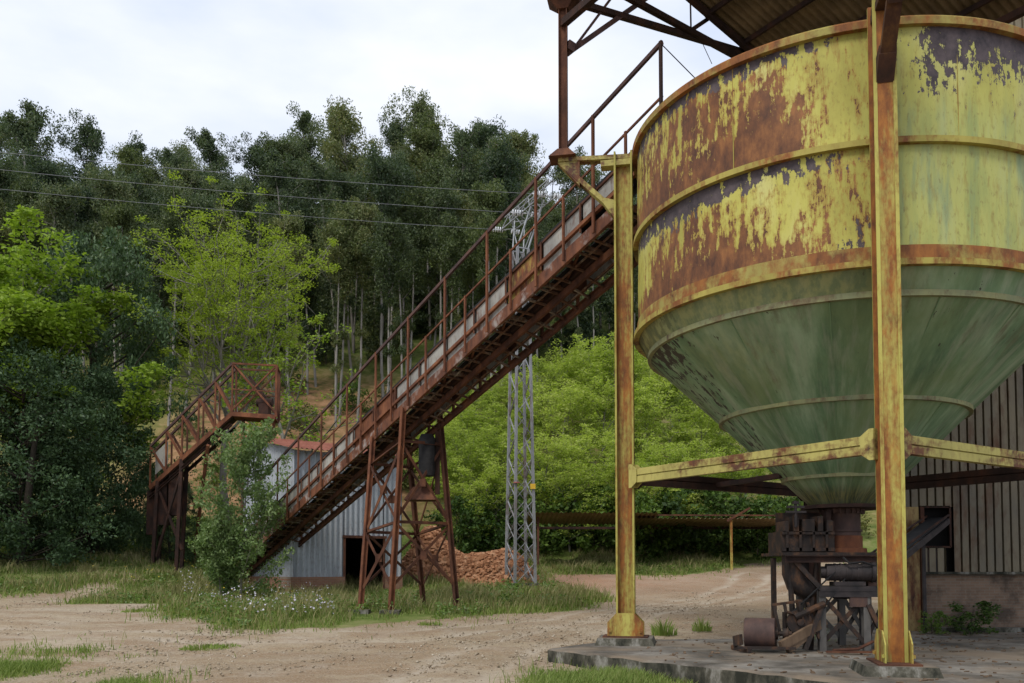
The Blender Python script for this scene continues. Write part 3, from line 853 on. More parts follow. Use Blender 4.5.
for dv in (0, SIDE):
    sh = vR * dv
    m = MB()
    a0 = inl(577, 3); a1 = inl(742, 52); e1 = a0 + (a1 - a0) * 1.5
    m.bar(a0 + sh, e1 + sh, .12, .13)
    b0 = inl(600, -14); b1 = inl(733, 58); m.bar(b0 + sh + vR * .1, b0 + (b1 - b0) * 1.4 + sh + vR * .1, .12, .13)
    m.build('truss_chord', M['rust_dark'], roof)
    m = MB().bar(inl(568, 53) + sh, inl(648, -3) + sh, .11, .11).bar(inl(571, 52) + sh, inl(612, -3) + sh, .06, .05)
    m.bar(inl(572, 50) + sh, inl(566, 46) + sh, .22, .22)
    m.build('knee_brace', M['rust_purple'], roof)
    m = MB().bar(inl(690, 31) + sh, inl(760, -16) + sh, .09, .10).bar(inl(691, 30) + sh, inl(690, -18) + sh, .03, .03)
    m.bar(inl(700, 38) + sh, inl(712, 64) + sh, .012, .012)
    m.build('truss_web', M['rust_dark'], roof)
    m = MB().bar(RP(-1, .22, -.13) + sh, RP(SIDE + .9, .22, -.13) + sh, .12, .14)
    m.build('rafter', M['rust_dark'], roof)
m = MB().bar(QL + UPZ * 13.8, QF + UPZ * 13.8, .14, .16).bar(QB + UPZ * 13.8, QR + UPZ * 13.8, .14, .16)
m.build('eave_beam', M['rust_dark'], roof)
for k in range(8):
    u = -.6 + k * 1.25
    MB().bar(RP(u, .10, -.08), RP(u, SIDE + .6, -.08), .07, .12).build('purlin', M['rust_dark'], roof)
udir = RP(1, 0) - RP(0, 0); lu_ = np.linalg.norm(udir); udir /= lu_
m = MB().corr(RP(-1.2, .08), vR, udir, SIDE + .6, (SIDE + 2.2) * lu_, np.cross(vR, udir) * -1, .19, .03)
m.build('roof_sheet', M['roof_tin'], roof, True, 80)
m = MB().bar(RP(-1.2, .07, -.02), RP(SIDE + 1.0, .07, -.02), .04, .09)
m.build('verge_angle', M['rust_dark'], roof)

# ------------------------------------------------------------------ main inclined conveyor
CD = np.array([-.586, .81, -.308]); CN = np.array([.81, .586, 0])
CO = np.array([2.29, 20.0, 9.72])
def CV(t, w_, h): return CO + CD * t + CN * w_ + UPZ * h
conv = empty('belt_conveyor', CV(27, .6, -.6), 'long rusty inclined belt conveyor climbing to the rim of the silo', 'conveyor')
WC = 1.35; T0, T1 = -.55, 27.2
MB().channel(CV(T0, 0, .17), CV(T1, 0, .17), .09, .32, .02).build('stringer', M['stringer'], conv)
MB().channel(CV(T0, WC, .22), CV(T1, WC, .22), .09, .42, .02, side=-1).build('stringer', M['rust'], conv)
MB().bar(CV(T0, .68, .12), CV(T1, .68, .12), .12, .14).build('middle_stringer', M['rust_dark'], conv)
MB().angle(CV(-1.3, -.01, .56), CV(T1, -.01, .56), .09).build('upper_angle', M['rust_bright'], conv)
MB().angle(CV(-1.3, WC, .70), CV(T1, WC, .70), .12).build('upper_angle', M['rust'], conv)
MB().bar(CV(-1.3, .02, 1.10), CV(T1, .02, 1.10), .05, .05).build('panel_rail', M['rust'], conv)
pk = 0
t = -.5
while t < T1 - 1.3:
    mat = M['grey_panel']
    if abs(t - 2.7) < .5: mat = M['yellow_panel']
    if t > 6 and RNG.random() < .2: mat = M['rust_bright']
    lo = .72 if t < .5 else .36
    for w_ in (.045, WC - .05):
        m = MB()
        m.hexa([CV(t + a, w_ + b_, h) for h, in ((lo,), (1.07,)) for a, b_ in ((.03, 0), (1.52, 0), (1.52, .012), (.03, .012))])
        m.build('side_panel', mat if w_ < .5 else M['grey_panel'], conv)
    if t > .5:
        m = MB().hexa([CV(t + a, WC - .04 + b_, h) for h in (-.02, .52) for a, b_ in ((.2, 0), (1.3, 0), (1.3, .01), (.2, .01))])
        m.build('inner_panel', M['grey_panel'], conv)
    MB().bar(CV(t, .1, .05), CV(t, WC - .1, .05), .09, .12, (0, 0, 1)).build('cross_beam', M['under_rust'], conv)
    if RNG.random() < .75:
        MB().bar(CV(t + .1, .1, .1), CV(t + 1.4, .66, .1), .06, .06).build('lacing_bar', M['rust'], conv)
    MB().tube([CV(t + .75, .18, .18), CV(t + .75, WC - .18, .18)], .055, 10).build('return_roller', M['rust'], conv, True)
    MB().bar(CV(t, -.015, .40), CV(t, -.015, 1.12), .05, .03, CN).build('panel_post', M['rust'], conv)
    t += 1.56
MB().channel(CV(T0, WC, -.34), CV(T1, WC, -.34), .10, .22, .02, side=-1).build('lower_chord', M['rust'], conv)
MB().channel(CV(T0, .68, -.10), CV(T1, .68, -.10), .10, .18, .02).build('lower_chord', M['rust'], conv)
sl_, sl2 = MB(), MB()
t = T0 + .2
k = 0
while t < T1 - .2:
    if RNG.random() < .85: sl_.bar(CV(t, .06, .02), CV(t, .66, -.02), .07, .05)
    if RNG.random() < .85: sl2.bar(CV(t, .70, -.14), CV(t, WC - .02, -.30), .07, .05)
    if k % 3 == 0: MB().bar(CV(t, WC, -.34), CV(t, WC, .05), .07, .07, CN).build('hanger', M['rust'], conv)
    t += .52; k += 1
for q_ in (sl_, sl2):
    q_.bar(CV(T0 + .2, .36 if q_ is sl_ else 1.0, .0 if q_ is sl_ else -.2), CV(T1 - .2, .36 if q_ is sl_ else 1.0, .0 if q_ is sl_ else -.2), .05, .03)
    q_.build('under_slats', M['under_rust'], conv)
# belt, trough and lower run
m = MB()
for s1, s2 in (((.12, 1.24), (.42, 1.12)), ((.42, 1.12), (WC - .42, 1.12)), ((WC - .42, 1.12), (WC - .12, 1.24))):
    m.hexa([CV(t_, w_, h + dz) for dz in (0, .03) for t_, (w_, h) in ((-2.0, s1), (T1, s1), (T1, s2), (-2.0, s2))])
m.build('belt', M['black_rubber'], conv)
MB().bar(CV(-1.3, .09, 1.22), CV(T1, .09, 1.22), .04, .08).build('belt_skirt', M['black_rubber'], conv)
MB().hexa([CV(t_, w_, h) for h in (.24, .255) for t_, w_ in ((T0, .45), (T1, .45), (T1, WC - .45), (T0, WC - .45))]).build('return_belt', M['black_rubber'], conv)
MB().tube([CV(-2.0, .12, .95), CV(-2.0, WC - .12, .95)], .22, 16).build('head_pulley', M['dark_steel'], conv, True)
# rails and posts on the near side
MB().bar(CV(-1.75, -.05, 2.86), CV(24.3, -.05, 2.86), .07, .09).build('handrail', M['rust_purple'], conv)
MB().bar(CV(-1.75, -.05, 1.66), CV(24.8, -.05, 1.66), .04, .05).build('mid_rail', M['rust_bright'], conv)
t, k = -1.72, 0
while t < 24.5:
    hb = .70 if t < 0 else .04
    if k % 2 == 0:
        MB().bar(CV(t, -.07, hb), CV(t, -.07, 2.90), .075, .05, CN).build('post', M['rust_bright'] if t > 0 else M['rust_dark'], conv)
    else:
        MB().bar(CV(t, -.07, hb), CV(t, -.07, 1.69), .06, .05, CN).build('short_post', M['rust_bright'], conv)
    t += 1.12; k += 1
MB().tube([CV(-1.72, -.05, 2.84), CV(-1.72, 1.2, 2.45) + np.array([.3, 0, -.4])], .012, 5).build('stay_wire', M['dark_steel'], conv)
# foot of the conveyor
MB().hexa([CV(t_, w_, h) for h in (-.1, .5) for t_, w_ in ((T1, 0), (T1 + 1.4, .1), (T1 + 1.4, WC - .1), (T1, WC))]).build('tail_box', M['grey_panel'], conv)
# trestle
tops = {'a': CV(12.0, -.02, .02), 'b': CV(9.86, -.02, .02), 'c': CV(12.0, WC, .02), 'd': CV(9.86, WC, .02)}
foot = {'a': ground(360, 613), 'b': ground(390.5, 613.5), 'c': ground(424, 606.5), 'd': ground(457.5, 612)}
def lp(k, f): return tops[k] + (foot[k] - tops[k]) * f
for k in 'abcd':
    lg = MB().ibeam(tops[k] - (foot[k] - tops[k]) * .02, foot[k] - UPZ * .1, .15, .15, .025, CN).build('trestle_leg', M['rust_bright'] if k in 'ab' else M['rust'], conv)
    MB().box(foot[k] + UPZ * .04, (.62, .62, .14)).build('foot_pad', M['concrete'], lg)
for k1, k2 in (('b', 'd'), ('a', 'b'), ('a', 'c'), ('c', 'd')):
    m = MB()
    for f in (.145, .55):
        m.angle(lp(k1, f), lp(k2, f), .10, .015)
    for f0, f1 in ((.16, .54), (.56, .87)):
        e = np.cross(lp(k2, .5) - lp(k1, .5), UPZ); e = e / np.linalg.norm(e) * .03
        m.bar(lp(k1, f0) + e, lp(k2, f1) + e, .025, .09); m.bar(lp(k2, f0) - e, lp(k1, f1) - e, .025, .09)
        mid = (lp(k1, f0) + lp(k2, f1) + lp(k2, f0) + lp(k1, f1)) / 4
        m.box(mid, (.2, .2, .26), None)
    m.build('trestle_brace', M['rust'], conv)
hc = (lp('b', .1) + lp('d', .1)) / 2 + CN * .12
c0 = W(427, 458, hc[1] + .3)
MB().lathe(c0, [(.01, -.62), (.26, -.60), (.28, -.4), (.28, .62), (.2, .78), (.01, .8)], 20).build('tension_weight', M['black_rubber'], conv, True)
MB().bar(c0 + np.array([.34, .1, 1.0]), c0 + np.array([.34, .1, -1.2]), .16, .1, (0, 1, 0)).build('guide_rail', M['rust_dark'], conv)
h0 = W(421, 494, hc[1] + .3)
MB().hexa([h0 + np.array([a * k, b_ * k, z]) for z, k in ((-.22, 1), (.22, .45)) for a, b_ in ((-.52, -.45), (.52, -.45), (.52, .45), (-.52, .45))]).build('chute_hood', M['rust'], conv)

# ------------------------------------------------------------------ corrugated hall behind the silo
hall = empty('corrugated_hall', (10.2, 22.6, SLAB), 'tall corrugated hall with a sooty brick plinth and a dark hatch behind the silo', 'building')
HX0, HX1, HY = 10.12, 34.0, 22.6
ZBR = 1.50
MB().box(((HX0 + .55 + HX1) / 2, HY + .15, ZBR / 2 - .15), (HX1 - HX0 - .55, .3, ZBR + .3)).build('brick_wall', M['brick'], hall)
MB().box(((HX0 + .5 + HX1) / 2, HY + .10, ZBR + .035), (HX1 - HX0 - .5, .46, .065)).build('sill_course', M['concrete'], hall)
# hatch opening px 919-949, y 507-547
hx0, hx1 = W(919, 527, HY)[0], W(949.5, 527, HY)[0]
hz0, hz1 = W(930, 547, HY)[2], W(930, 507, HY)[2]
dr0, dr1 = HX0 + .02, HX0 + .40
X1 = np.array([1.0, 0, 0])
def clad(xa, xb, z0, z1):
    xa = HX0 + math.ceil((xa - HX0) / .215 - .3) * .215
    return MB().corr((xa, HY + .02, z0), X1, UPZ, xb - xa, z1 - z0, (0, -1, 0), .215, .075, True)
cl = MB()
for xa, xb, z0, z1 in ((HX0 + .5, hx0, ZBR + .07, hz1), (hx0, hx1, ZBR + .07, hz0), (hx1, HX1, ZBR + .07, hz1), (HX0 + .0, HX1, hz1, 17.5)):
    q = clad(xa, xb, z0, z1); cl.add(q.v, q.f)
cl.build('cladding', M['cream_clad'], hall)
MB().box(((HX0 + .3 + HX1) / 2, HY + .26, 9.5), (HX1 - HX0 - .4, .1, 15.9)).build('dark_backing', M['black_void'], hall)  # added black sheet, its colour stands in for the unlit interior behind the hatch
hf = MB()
for a, b_ in (((hx0, hz0), (hx1, hz0)), ((hx0, hz1), (hx1, hz1)), ((hx0, hz0), (hx0, hz1)), ((hx1, hz0), (hx1, hz1))):
    hf.bar((a[0], HY - .03, a[1]), (b_[0], HY - .03, b_[1]), .05, .05, (0, 1, 0))
hf.build('hatch_frame', M['rust_dark'], hall)
MB().box(((hx0 + hx1) / 2 - .12, HY - .035, (hz0 + ZBR) / 2), ((hx1 - hx0) * .7, .012, hz0 - ZBR - .12)).build('stain_plate', M['machine_rust'], hall)
MB().box(((dr0 + dr1) / 2, HY - .02, (hz1 + SLAB) / 2), (dr1 - dr0, .06, hz1 - SLAB)).build('door', M['door_paint'], hall)
MB().bar((dr1 + .07, HY - .04, SLAB), (dr1 + .07, HY - .04, hz1), .1, .1, (0, 1, 0)).build('door_post', M['rust'], hall)
MB().prism([(HX0, HY + .04, 0), (HX0 + .1, HY + .04, 0), (HX0 + 8.6, HY + 14, 0), (HX0 + 8.5, HY + 14, 0)], (0, 0, 17.4)).build('side_wall', M['cream_clad'], hall)
MB().hexa([np.array(p, float) for p in ((HX0 - .4, HY - .5, 17.5), (HX1, HY - .5, 17.5), (HX1, HY + 14, 20), (HX0 + 8.3, HY + 14, 20), (HX0 - .4, HY - .5, 17.6), (HX1, HY - .5, 17.6), (HX1, HY + 14, 20.1), (HX0 + 8.3, HY + 14, 20.1))]).build('roof', M['roof_tin'], hall)
MB().box(((HX0 + .6 + HX1) / 2, HY - .42, SLAB + .06), (HX1 - HX0 - .6, .24, .12)).build('kerb', M['concrete'], hall)

# ------------------------------------------------------------------ feeder machine under the spout
fm = empty('feeder_machine', (6.6, 18.0, SLAB), 'dark rusty feeder machine with table, valve box and motor under the silo spout', 'machine')
TZ = 1.97
MB().box((6.43, 17.85, TZ - .03), (2.25, 1.5, .06)).build('table_plate', M['machine_rust'], fm)
MB().channel((5.32, 17.06, TZ - .13), (7.55, 17.06, TZ - .13), .08, .14, .02, side=1).build('table_edge', M['rust_dark'], fm)
vb = MB()
vb.box((5.86, 17.75, TZ + .21), (1.04, .9, .42))
for x_, w_, h in ((5.42, .10, .20), (5.62, .10, .30), (5.86, .24, .24), (6.10, .10, .30), (6.28, .12, .22)):
    vb.box((x_, 17.5, TZ + .42 + h / 2), (w_, .5, h))
vb.box((5.9, 18.02, TZ + .52), (.9, .06, .62)); vb.box((5.86, 17.5, TZ + .58), (.5, .2, .08))
for x_ in (5.44, 5.70, 5.96, 6.22): vb.box((x_, 17.28, TZ + .22), (.05, .06, .40))
vb.box((5.86, 17.285, TZ + .06), (1.04, .07, .07)); vb.box((5.86, 17.285, TZ + .38), (1.04, .07, .05))
for k_ in range(6): vb.box((5.42 + k_ * .17, 17.25, TZ + .38), (.04, .03, .04))
hb_ = vb.build('valve_box', M['machine_rust'], fm)
m = MB().tube([(5.60, 17.22, TZ + .5), (5.60, 17.22, TZ + 1.02)], .03, 8)
m.box((5.60, 17.22, TZ + .90), (.34, .05, .045)).box((5.60, 17.22, TZ + .80), (.40, .07, .04)).box((5.60, 17.22, TZ + .98), (.1, .1, .05))
m.build('hand_screw', M['dark_steel'], hb_)
m = MB().box((6.30, 17.5, TZ + .42), (.09, .3, .84)).box((6.34, 17.42, TZ + .2), (.16, .1, .4)).tube([(6.36, 17.35, TZ + .3), (6.36, 17.35, TZ + .62)], .045, 8)
m.build('guide_bracket', M['rust_dark'], fm)
m = MB().lathe((SCX, SCY, 0), [(.30, TZ), (.47, TZ), (.47, TZ + .09), (.39, TZ + .10), (.39, TZ + .34), (.36, TZ + .35)], 32)
m.build('spout_collar', M['rust_bright'], fm, True)
# motor and gearbox under the table
mo = MB().tube([(6.15, 17.15, 1.58), (6.98, 17.0, 1.58)], .17, 18).tube([(6.98, 17.0, 1.58), (7.05, 16.985, 1.58)], .20, 18).tube([(6.05, 17.17, 1.58), (6.15, 17.15, 1.58)], .12, 14)
for k in range(6): mo.tube([(6.3 + k * .1, 17.123 - k * .018, 1.58), (6.33 + k * .1, 17.118 - k * .018, 1.58)], .18, 18)
mo.box((6.55, 17.1, 1.36), (.6, .3, .08))
mo.build('motor', M['dark_steel'], fm, True)
el = MB().tube([(5.62, 17.35, 1.92), (5.62, 17.35, 1.55), (5.66, 17.33, 1.36), (5.8, 17.3, 1.24), (5.98, 17.28, 1.24)], [.26, .26, .24, .2, .17], 16)
el.build('elbow_pipe', M['machine_rust'], fm, True)
MB().box((6.62, 17.4, 1.26), (1.3, .9, .10)).box((6.62, 17.0, 1.17), (1.32, .08, .14)).box((6.62, 17.86, 1.17), (1.32, .08, .14)).build('motor_base', M['dark_steel'], fm)
for x_, y_ in ((6.02, 17.05), (6.88, 17.05), (7.42, 17.4), (6.08, 18.5), (6.95, 18.5), (7.5, 18.5)):
    MB().ibeam((x_, y_, SLAB), (x_, y_, 1.22 if x_ < 7.2 else TZ - .07), .13, .13, .02, (0, 1, 0)).build('leg', M['grey_steel'], fm)
for x_, s__ in ((5.42, 1), (6.0, -1)):
    MB().tube([(x_, 17.2, TZ - .06), (x_ + .04 * s__, 17.2, 1.5), (x_ + .1 * s__, 17.25, SLAB + .7), (x_ + .12 * s__, 17.3, SLAB)], [.05, .05, .06, .06], 8).build('bent_strut', M['machine_rust'], fm, True)
for (a, b_) in (((6.02, 17.05), (6.88, 17.05)), ((6.95, 18.5), (7.5, 18.5)), ((6.88, 17.05), (7.42, 17.4)), ((6.08, 18.5), (6.95, 18.5)), ((6.02, 17.05), (6.08, 18.5))):
    m = MB()
    m.bar((*a, 1.12), (b_[0], b_[1] - .04, SLAB + .12), .02, .085); m.bar((b_[0], b_[1], 1.12), (a[0], a[1] + .05, SLAB + .12), .02, .085)
    m.build('cross_brace', M['machine_rust'] if a[1] < 17.2 else M['grey_steel'], fm)
m = MB().tube([(5.25, 16.9, 1.0), (5.28, 16.9, .82), (5.42, 16.95, .78), (5.9, 17.0, .86)], .035, 7).tube([(5.45, 16.9, .72), (6.05, 16.95, .98)], .06, 8).tube([(5.7, 16.95, .9), (5.78, 16.95, .5), (5.9, 16.95, .42)], .03, 7)
m.tube([(5.35, 17.2, .8), (5.35, 17.2, .25)], .05, 8).tube([(5.75, 17.25, .8), (6.0, 17.2, .9), (6.05, 17.2, 1.1)], .04, 7)
m.build('lever_linkage', M['machine_rust'], fm, True)
pu = MB().tube([(5.56, 17.02, .62), (5.56, 16.94, .62)], .24, 20).tube([(5.56, 16.93, .62), (5.56, 16.89, .62)], .07, 10)
pu.build('pulley', M['machine_rust'], fm, True)
m = MB().bar((5.40, 16.98, .78), (6.30, 16.98, 1.62), .05, .018).bar((5.73, 16.98, .46), (6.46, 16.98, 1.46), .05, .018)
m.build('drive_belt', M['black_rubber'], fm)
MB().tube([(6.4, 16.9, TZ - .1), (6.5, 16.85, 1.75), (6.75, 16.82, 1.78), (7.0, 16.85, 1.7), (7.3, 16.95, 1.85), (7.6, 17.2, 1.5)], .022, 6).build('cable', M['black_rubber'], fm, True)
for p_, q_ in (((5.50, 17.1, TZ - .15), (6.0, 17.0, 1.25)), ((6.0, 16.98, .95), (5.62, 16.85, .1)), ((6.9, 17.0, .95), (7.25, 16.85, .1)), ((7.5, 17.1, TZ - .15), (7.2, 17.1, 1.2)), ((5.35, 17.9, TZ - .1), (5.35, 17.9, .05))):
    MB().angle(p_, q_, .09, .015, (0, 1, 0)).build('strut', M['machine_rust'], fm)
MB().box((6.72, 17.0, 1.02), (.34, .05, .22)).build('gear_housing', M['drum_rust'], fm)
MB().box((7.1, 17.2, 1.35), (.3, .25, .35)).build('gear_housing', M['drum_rust'], fm)
m = MB().tube([(6.95, 16.9, .25), (6.6, 16.75, .12), (6.1, 16.7, .1)], .03, 6).bar((5.9, 16.5, .09), (6.7, 16.35, .1), .12, .03).bar((6.9, 16.8, .08), (7.3, 16.5, .1), .1, .05)
m.build('fallen_scrap', M['rust'], fm)
# inclined belt from the machine to the hatch of the hall
fb = empty('feed_conveyor', (7.4, 18.6, 1.1), 'narrow dark feed conveyor rising from the machine to the hatch in the hall', 'conveyor')
f0, f1 = np.array([6.85, 17.9, 1.15]), np.array([(hx0 + hx1) / 2 + .15, HY + .1, (hz0 + hz1) / 2 + .15])
fd = (f1 - f0) / np.linalg.norm(f1 - f0); fs = np.cross(fd, UPZ); fs /= np.linalg.norm(fs)
for s__ in (-1, 1):
    MB().bar(f0 + fs * .26 * s__, f1 + fs * .26 * s__, .05, .14).build('side_rail', M['dark_steel'], fb)
    MB().bar(f0 + fs * .26 * s__ + UPZ * .30, f1 + fs * .26 * s__ + UPZ * .16, .04, .04).build('guard_rail', M['rust_dark'], fb)
MB().bar(f0 + UPZ * .09, f1 + UPZ * .09, .44, .025).build('belt', M['black_rubber'], fb)
for k in (.12, .45, .8):
    p = f0 + (f1 - f0) * k
    MB().bar(p - UPZ * .06, np.array([p[0], p[1], SLAB]), .07, .07, (0, 1, 0)).build('leg', M['dark_steel'], fb)
MB().tube([f0 - fs * .28, f0 + fs * .28], .12, 12).build('tail_pulley', M['dark_steel'], fb, True)
# drum roller lying in its plank cradle
rl = empty('roller_cradle', (4.9, 16.9, SLAB), 'rusty steel roller lying in a low cradle of planks before the machine', 'roller')
r0, r1 = np.array([4.52, 17.05, SLAB + .36]), np.array([5.06, 16.86, SLAB + .36])
rdv = (r1 - r0) / np.linalg.norm(r1 - r0)
m = MB().tube([r0, r0 + rdv * .01, r1 - rdv * .01, r1], [.27, .29, .29, .27], 28)
dr_ = m.build('drum', M['drum_rust'], rl, True)
m = MB().tube([r1, r1 + rdv * .30], .045, 10).tube([r1, r1 + rdv * .05], .12, 14).tube([r1 + rdv * .14, r1 + rdv * .24], .10, 12)
m.build('axle', M['machine_rust'], dr_, True)
m = MB().bar((4.30, 16.72, SLAB + .10), (5.35, 16.55, SLAB + .10), .10, .05).bar((4.36, 17.35, SLAB + .05), (4.50, 16.62, SLAB + .05), .08, .08).bar((4.35, 17.2, SLAB + .18), (4.42, 16.9, SLAB + .24), .05, .2)
m.build('base_bar', M['machine_rust'], rl)
for dx, z0, z1 in ((0, .14, .52), (.14, .06, .60)):
    MB().bar((5.08 + dx, 16.60 + dx * .6, SLAB + z0), (5.95 + dx, 17.0 + dx * .6, SLAB + z1), .09, .17).build('plank', M['wood'], rl)
m = MB().bar((5.62, 16.95, SLAB + .55), (5.50, 16.9, SLAB + 1.0), .07, .05).bar((5.05, 17.0, SLAB + .9), (5.60, 16.9, SLAB + .98), .06, .05).bar((5.08, 17.0, SLAB + .9), (5.20, 16.98, SLAB + .3), .05, .05).bar((5.75, 17.05, SLAB + .95), (5.95, 17.0, SLAB + .25), .12, .05)
m.build('bent_arm', M['machine_rust'], rl)

# ------------------------------------------------------------------ corrugated shed beside the trestle
sA = np.array([*W(291, 560, 38.0)[:2], 0.]); su = np.array([.81, .586, 0]); sv = np.array([-.586, .81, 0])
LS, DS = 5.5, 6.5
gz = float(H(sA[0] + 2, sA[1] + 1.5)) - .05
shed = empty('tin_shed', (sA[0], sA[1], gz), 'grey corrugated tin shed with red roof and open dark doorway under the conveyor', 'shed')
zbk = W(297, 577, 38.0)[2]; zt = W(291, 449, 38.0)[2]
d0, d1 = 2.55, 4.55                                   # doorway along the front
G = lambda a, d, z: sA + su * a + sv * d + UPZ * z
for a0, a1 in ((0, d0), (d1, LS)):
    m = MB().hexa([G(a, d, z) for z in (gz - .4, zbk) for a, d in ((a0, 0), (a1, 0), (a1, .2), (a0, .2))])
    m.build('brick_plinth', M['brick_red'], shed)
MB().hexa([G(a, d, z) for z in (gz - .4, zbk) for a, d in ((0, .202), (.2, .202), (.2, DS), (0, DS))]).build('brick_plinth', M['brick_red'], shed)
zd = W(365, 538, 40.0)[2]
m = MB().corr(G(0, .1, zbk), su, UPZ, d0, zt - zbk, -sv, .26, .055).corr(G(d1, .1, zbk), su, UPZ, LS - d1, zt - zbk, -sv, .26, .055).corr(G(d0, .1, zd), su, UPZ, d1 - d0, zt - zd, -sv, .26, .055)
m.corr(G(.1, 0, zbk), sv, UPZ, DS, zt - zbk, -su, .26, .055, fn=lambda a: zt - zbk + a * .20)
m.build('corrugated_wall', M['galv_rust'], shed, True, 80)
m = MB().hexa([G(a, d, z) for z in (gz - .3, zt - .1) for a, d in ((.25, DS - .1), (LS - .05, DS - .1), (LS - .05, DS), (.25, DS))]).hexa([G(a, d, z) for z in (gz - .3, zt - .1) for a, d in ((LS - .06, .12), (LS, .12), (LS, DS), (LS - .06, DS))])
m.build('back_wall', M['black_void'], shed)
dfm = MB()
for a in (d0, d1): dfm.bar(G(a, .06, gz), G(a, .06, zd), .1, .1, (0, 1, 0))
dfm.bar(G(d0 - .1, .04, zd + .05), G(d1 + .1, .04, zd + .05), .12, .12)
dfm.build('door_frame', M['rust'], shed)
rdir = sv + UPZ * .20; rlen = np.linalg.norm(rdir); rdir = rdir / rlen
m = MB().corr(G(-.25, -.35, zt + .02), su, rdir, LS + .5, (DS + .6) * rlen, np.cross(su, rdir), .24, .03)
m.build('roof', M['red_roof'], shed, True, 80)

# ------------------------------------------------------------------ second gallery on the left
g2 = empty('loading_gallery', on(-13.2, 45.5), 'short rusty truss gallery with a railed platform, half hidden by trees', 'conveyor')
A2, B2, C2 = W(150, 488, 47.5), W(232, 414, 45.0), W(276, 417, 44.3)
n2 = np.array([-.16, .99, 0]) * 1.3
def rail(p, q, mat, nm, wd=.1, ht=.12): return MB().bar(p, q, wd, ht).build(nm, mat, g2)
HT2 = 2.65
for nn_, mt in ((np.zeros(3), M['rust_bright']), (n2, M['rust'])):
    rail(A2 + nn_, B2 + nn_, mt, 'bottom_chord', .12, .24); rail(B2 + nn_, C2 + nn_, mt, 'platform_beam', .12, .22)
    rail(A2 + nn_ + UPZ * 2.3, B2 + nn_ + UPZ * HT2, M['rust_purple'], 'top_chord'); rail(B2 + nn_ + UPZ * HT2, C2 + nn_ + UPZ * HT2, mt, 'top_rail', .08, .09)
    for k in range(6):
        f = k / 5.0
        p = A2 + (B2 - A2) * f + nn_; hh = 2.3 + (HT2 - 2.3) * f
        MB().bar(p, p + UPZ * hh, .08, .08, (0, 1, 0)).build('post', mt, g2)
        if k < 5:
            p2 = A2 + (B2 - A2) * (f + .2) + nn_
            MB().bar(p + UPZ * hh * (1 if k % 2 else .96), p2 + UPZ * .1, .05, .13).build('diagonal', mt, g2)
    MB().bar(C2 + nn_, C2 + nn_ + UPZ * HT2, .12, .12, (0, 1, 0)).build('post', mt, g2)
    MB().bar(B2 + nn_ + UPZ * HT2, C2 + nn_ + UPZ * .2, .05, .08).bar(B2 + nn_ + UPZ * .2, C2 + nn_ + UPZ * HT2, .05, .08).build('cross_brace', mt, g2)
    MB().bar(B2 + nn_ + UPZ * 1.3, C2 + nn_ + UPZ * 1.3, .05, .06).build('mid_rail', mt, g2)
MB().bar(C2 + UPZ * HT2, C2 + n2 + UPZ * HT2, .08, .09).bar(B2 + UPZ * HT2, B2 + n2 + UPZ * HT2, .08, .09).build('top_rail', M['rust_bright'], g2)
MB().hexa([p + UPZ * z for z in (-.12, -.04) for p in (B2, C2, C2 + n2, B2 + n2)]).build('platform_deck', M['rust_bright'], g2)
MB().hexa([p + UPZ * z for z in (-.2, -.1) for p in (A2, B2, B2 + n2, A2 + n2)]).build('underdeck', M['rust_dark'], g2)
MB().hexa([A2 + (B2 - A2) * f + n2 * k + UPZ * z for z in (.5, 1.7) for f, k in ((.06, .04), (.22, .04), (.22, .06), (.06, .06))]).build('side_panel', M['grey_panel'], g2)
for f, k in ((.1, 0), (.1, 1), (.4, 0), (.4, 1)):
    p = A2 + (B2 - A2) * f + n2 * k
    MB().ibeam(p, np.array([p[0] - .2, p[1], H(p[0], p[1]) - .1]), .18, .18, .03, (0, 1, 0)).build('support_leg', M['rust_dark'], g2)
p = A2 + (B2 - A2) * .1; q = A2 + (B2 - A2) * .42
MB().bar(p - UPZ * .3, np.array([q[0], q[1], H(q[0], q[1]) + 1.2]), .1, .12).bar(q - UPZ * .3, np.array([p[0], p[1], H(p[0], p[1]) + .6]), .1, .12).build('leg_brace', M['rust_dark'], g2)
for f in (.02, .16, .30):  # solid dark boxes added to deepen the shadow below the gallery
    p = A2 + (B2 - A2) * f + n2 * .5
    MB().hexa([p + np.array([dx_, dy_, dz_]) for dz_ in (-2.6, -.2) for dx_, dy_ in ((-.25, -.4), (.25, -.4), (.25, .4), (-.25, .4))]).build('shadow_box', M['rust_dark'], g2)
MB().channel(A2 - UPZ * .55, B2 - UPZ * .55, .1, .16, .02).build('lower_chord', M['rust_dark'], g2)
MB().channel(A2 + n2 - UPZ * .55, B2 + n2 - UPZ * .55, .1, .16, .02).build('lower_chord', M['rust_dark'], g2)
pm = B2 + (C2 - B2) * .72 + n2 * .4
MB().box(pm + UPZ * .35, (.5, .6, .7)).tube([pm + np.array([-.4, 0, .8]), pm + np.array([.4, 0, .8])], .22, 14).bar(pm + np.array([-.9, .2, 2.2]), pm + np.array([.2, 0, .8]), .14, .14).build('drive_motor', M['rust_dark'], g2)
MB().bar(B2 + UPZ * .6, C2 + UPZ * .75, .03, .7).build('kick_plate', M['rust_bright'], g2) if False else None
lb, lt_ = ground(193, 563), W(208, 445, 45.4)
MB().bar(lb - UPZ * .1, lt_, .14, .14, (0, 1, 0)).build('raking_leg', M['rust_bright'], g2)
for dx in (.1, 1.1):
    p = B2 + (C2 - B2) * (.15 + dx * .7) + n2 * .5
    MB().bar(p - UPZ * .1, np.array([p[0], p[1], H(p[0], p[1]) - .1]), .14, .14, (0, 1, 0)).build('support_leg', M['rust'], g2)

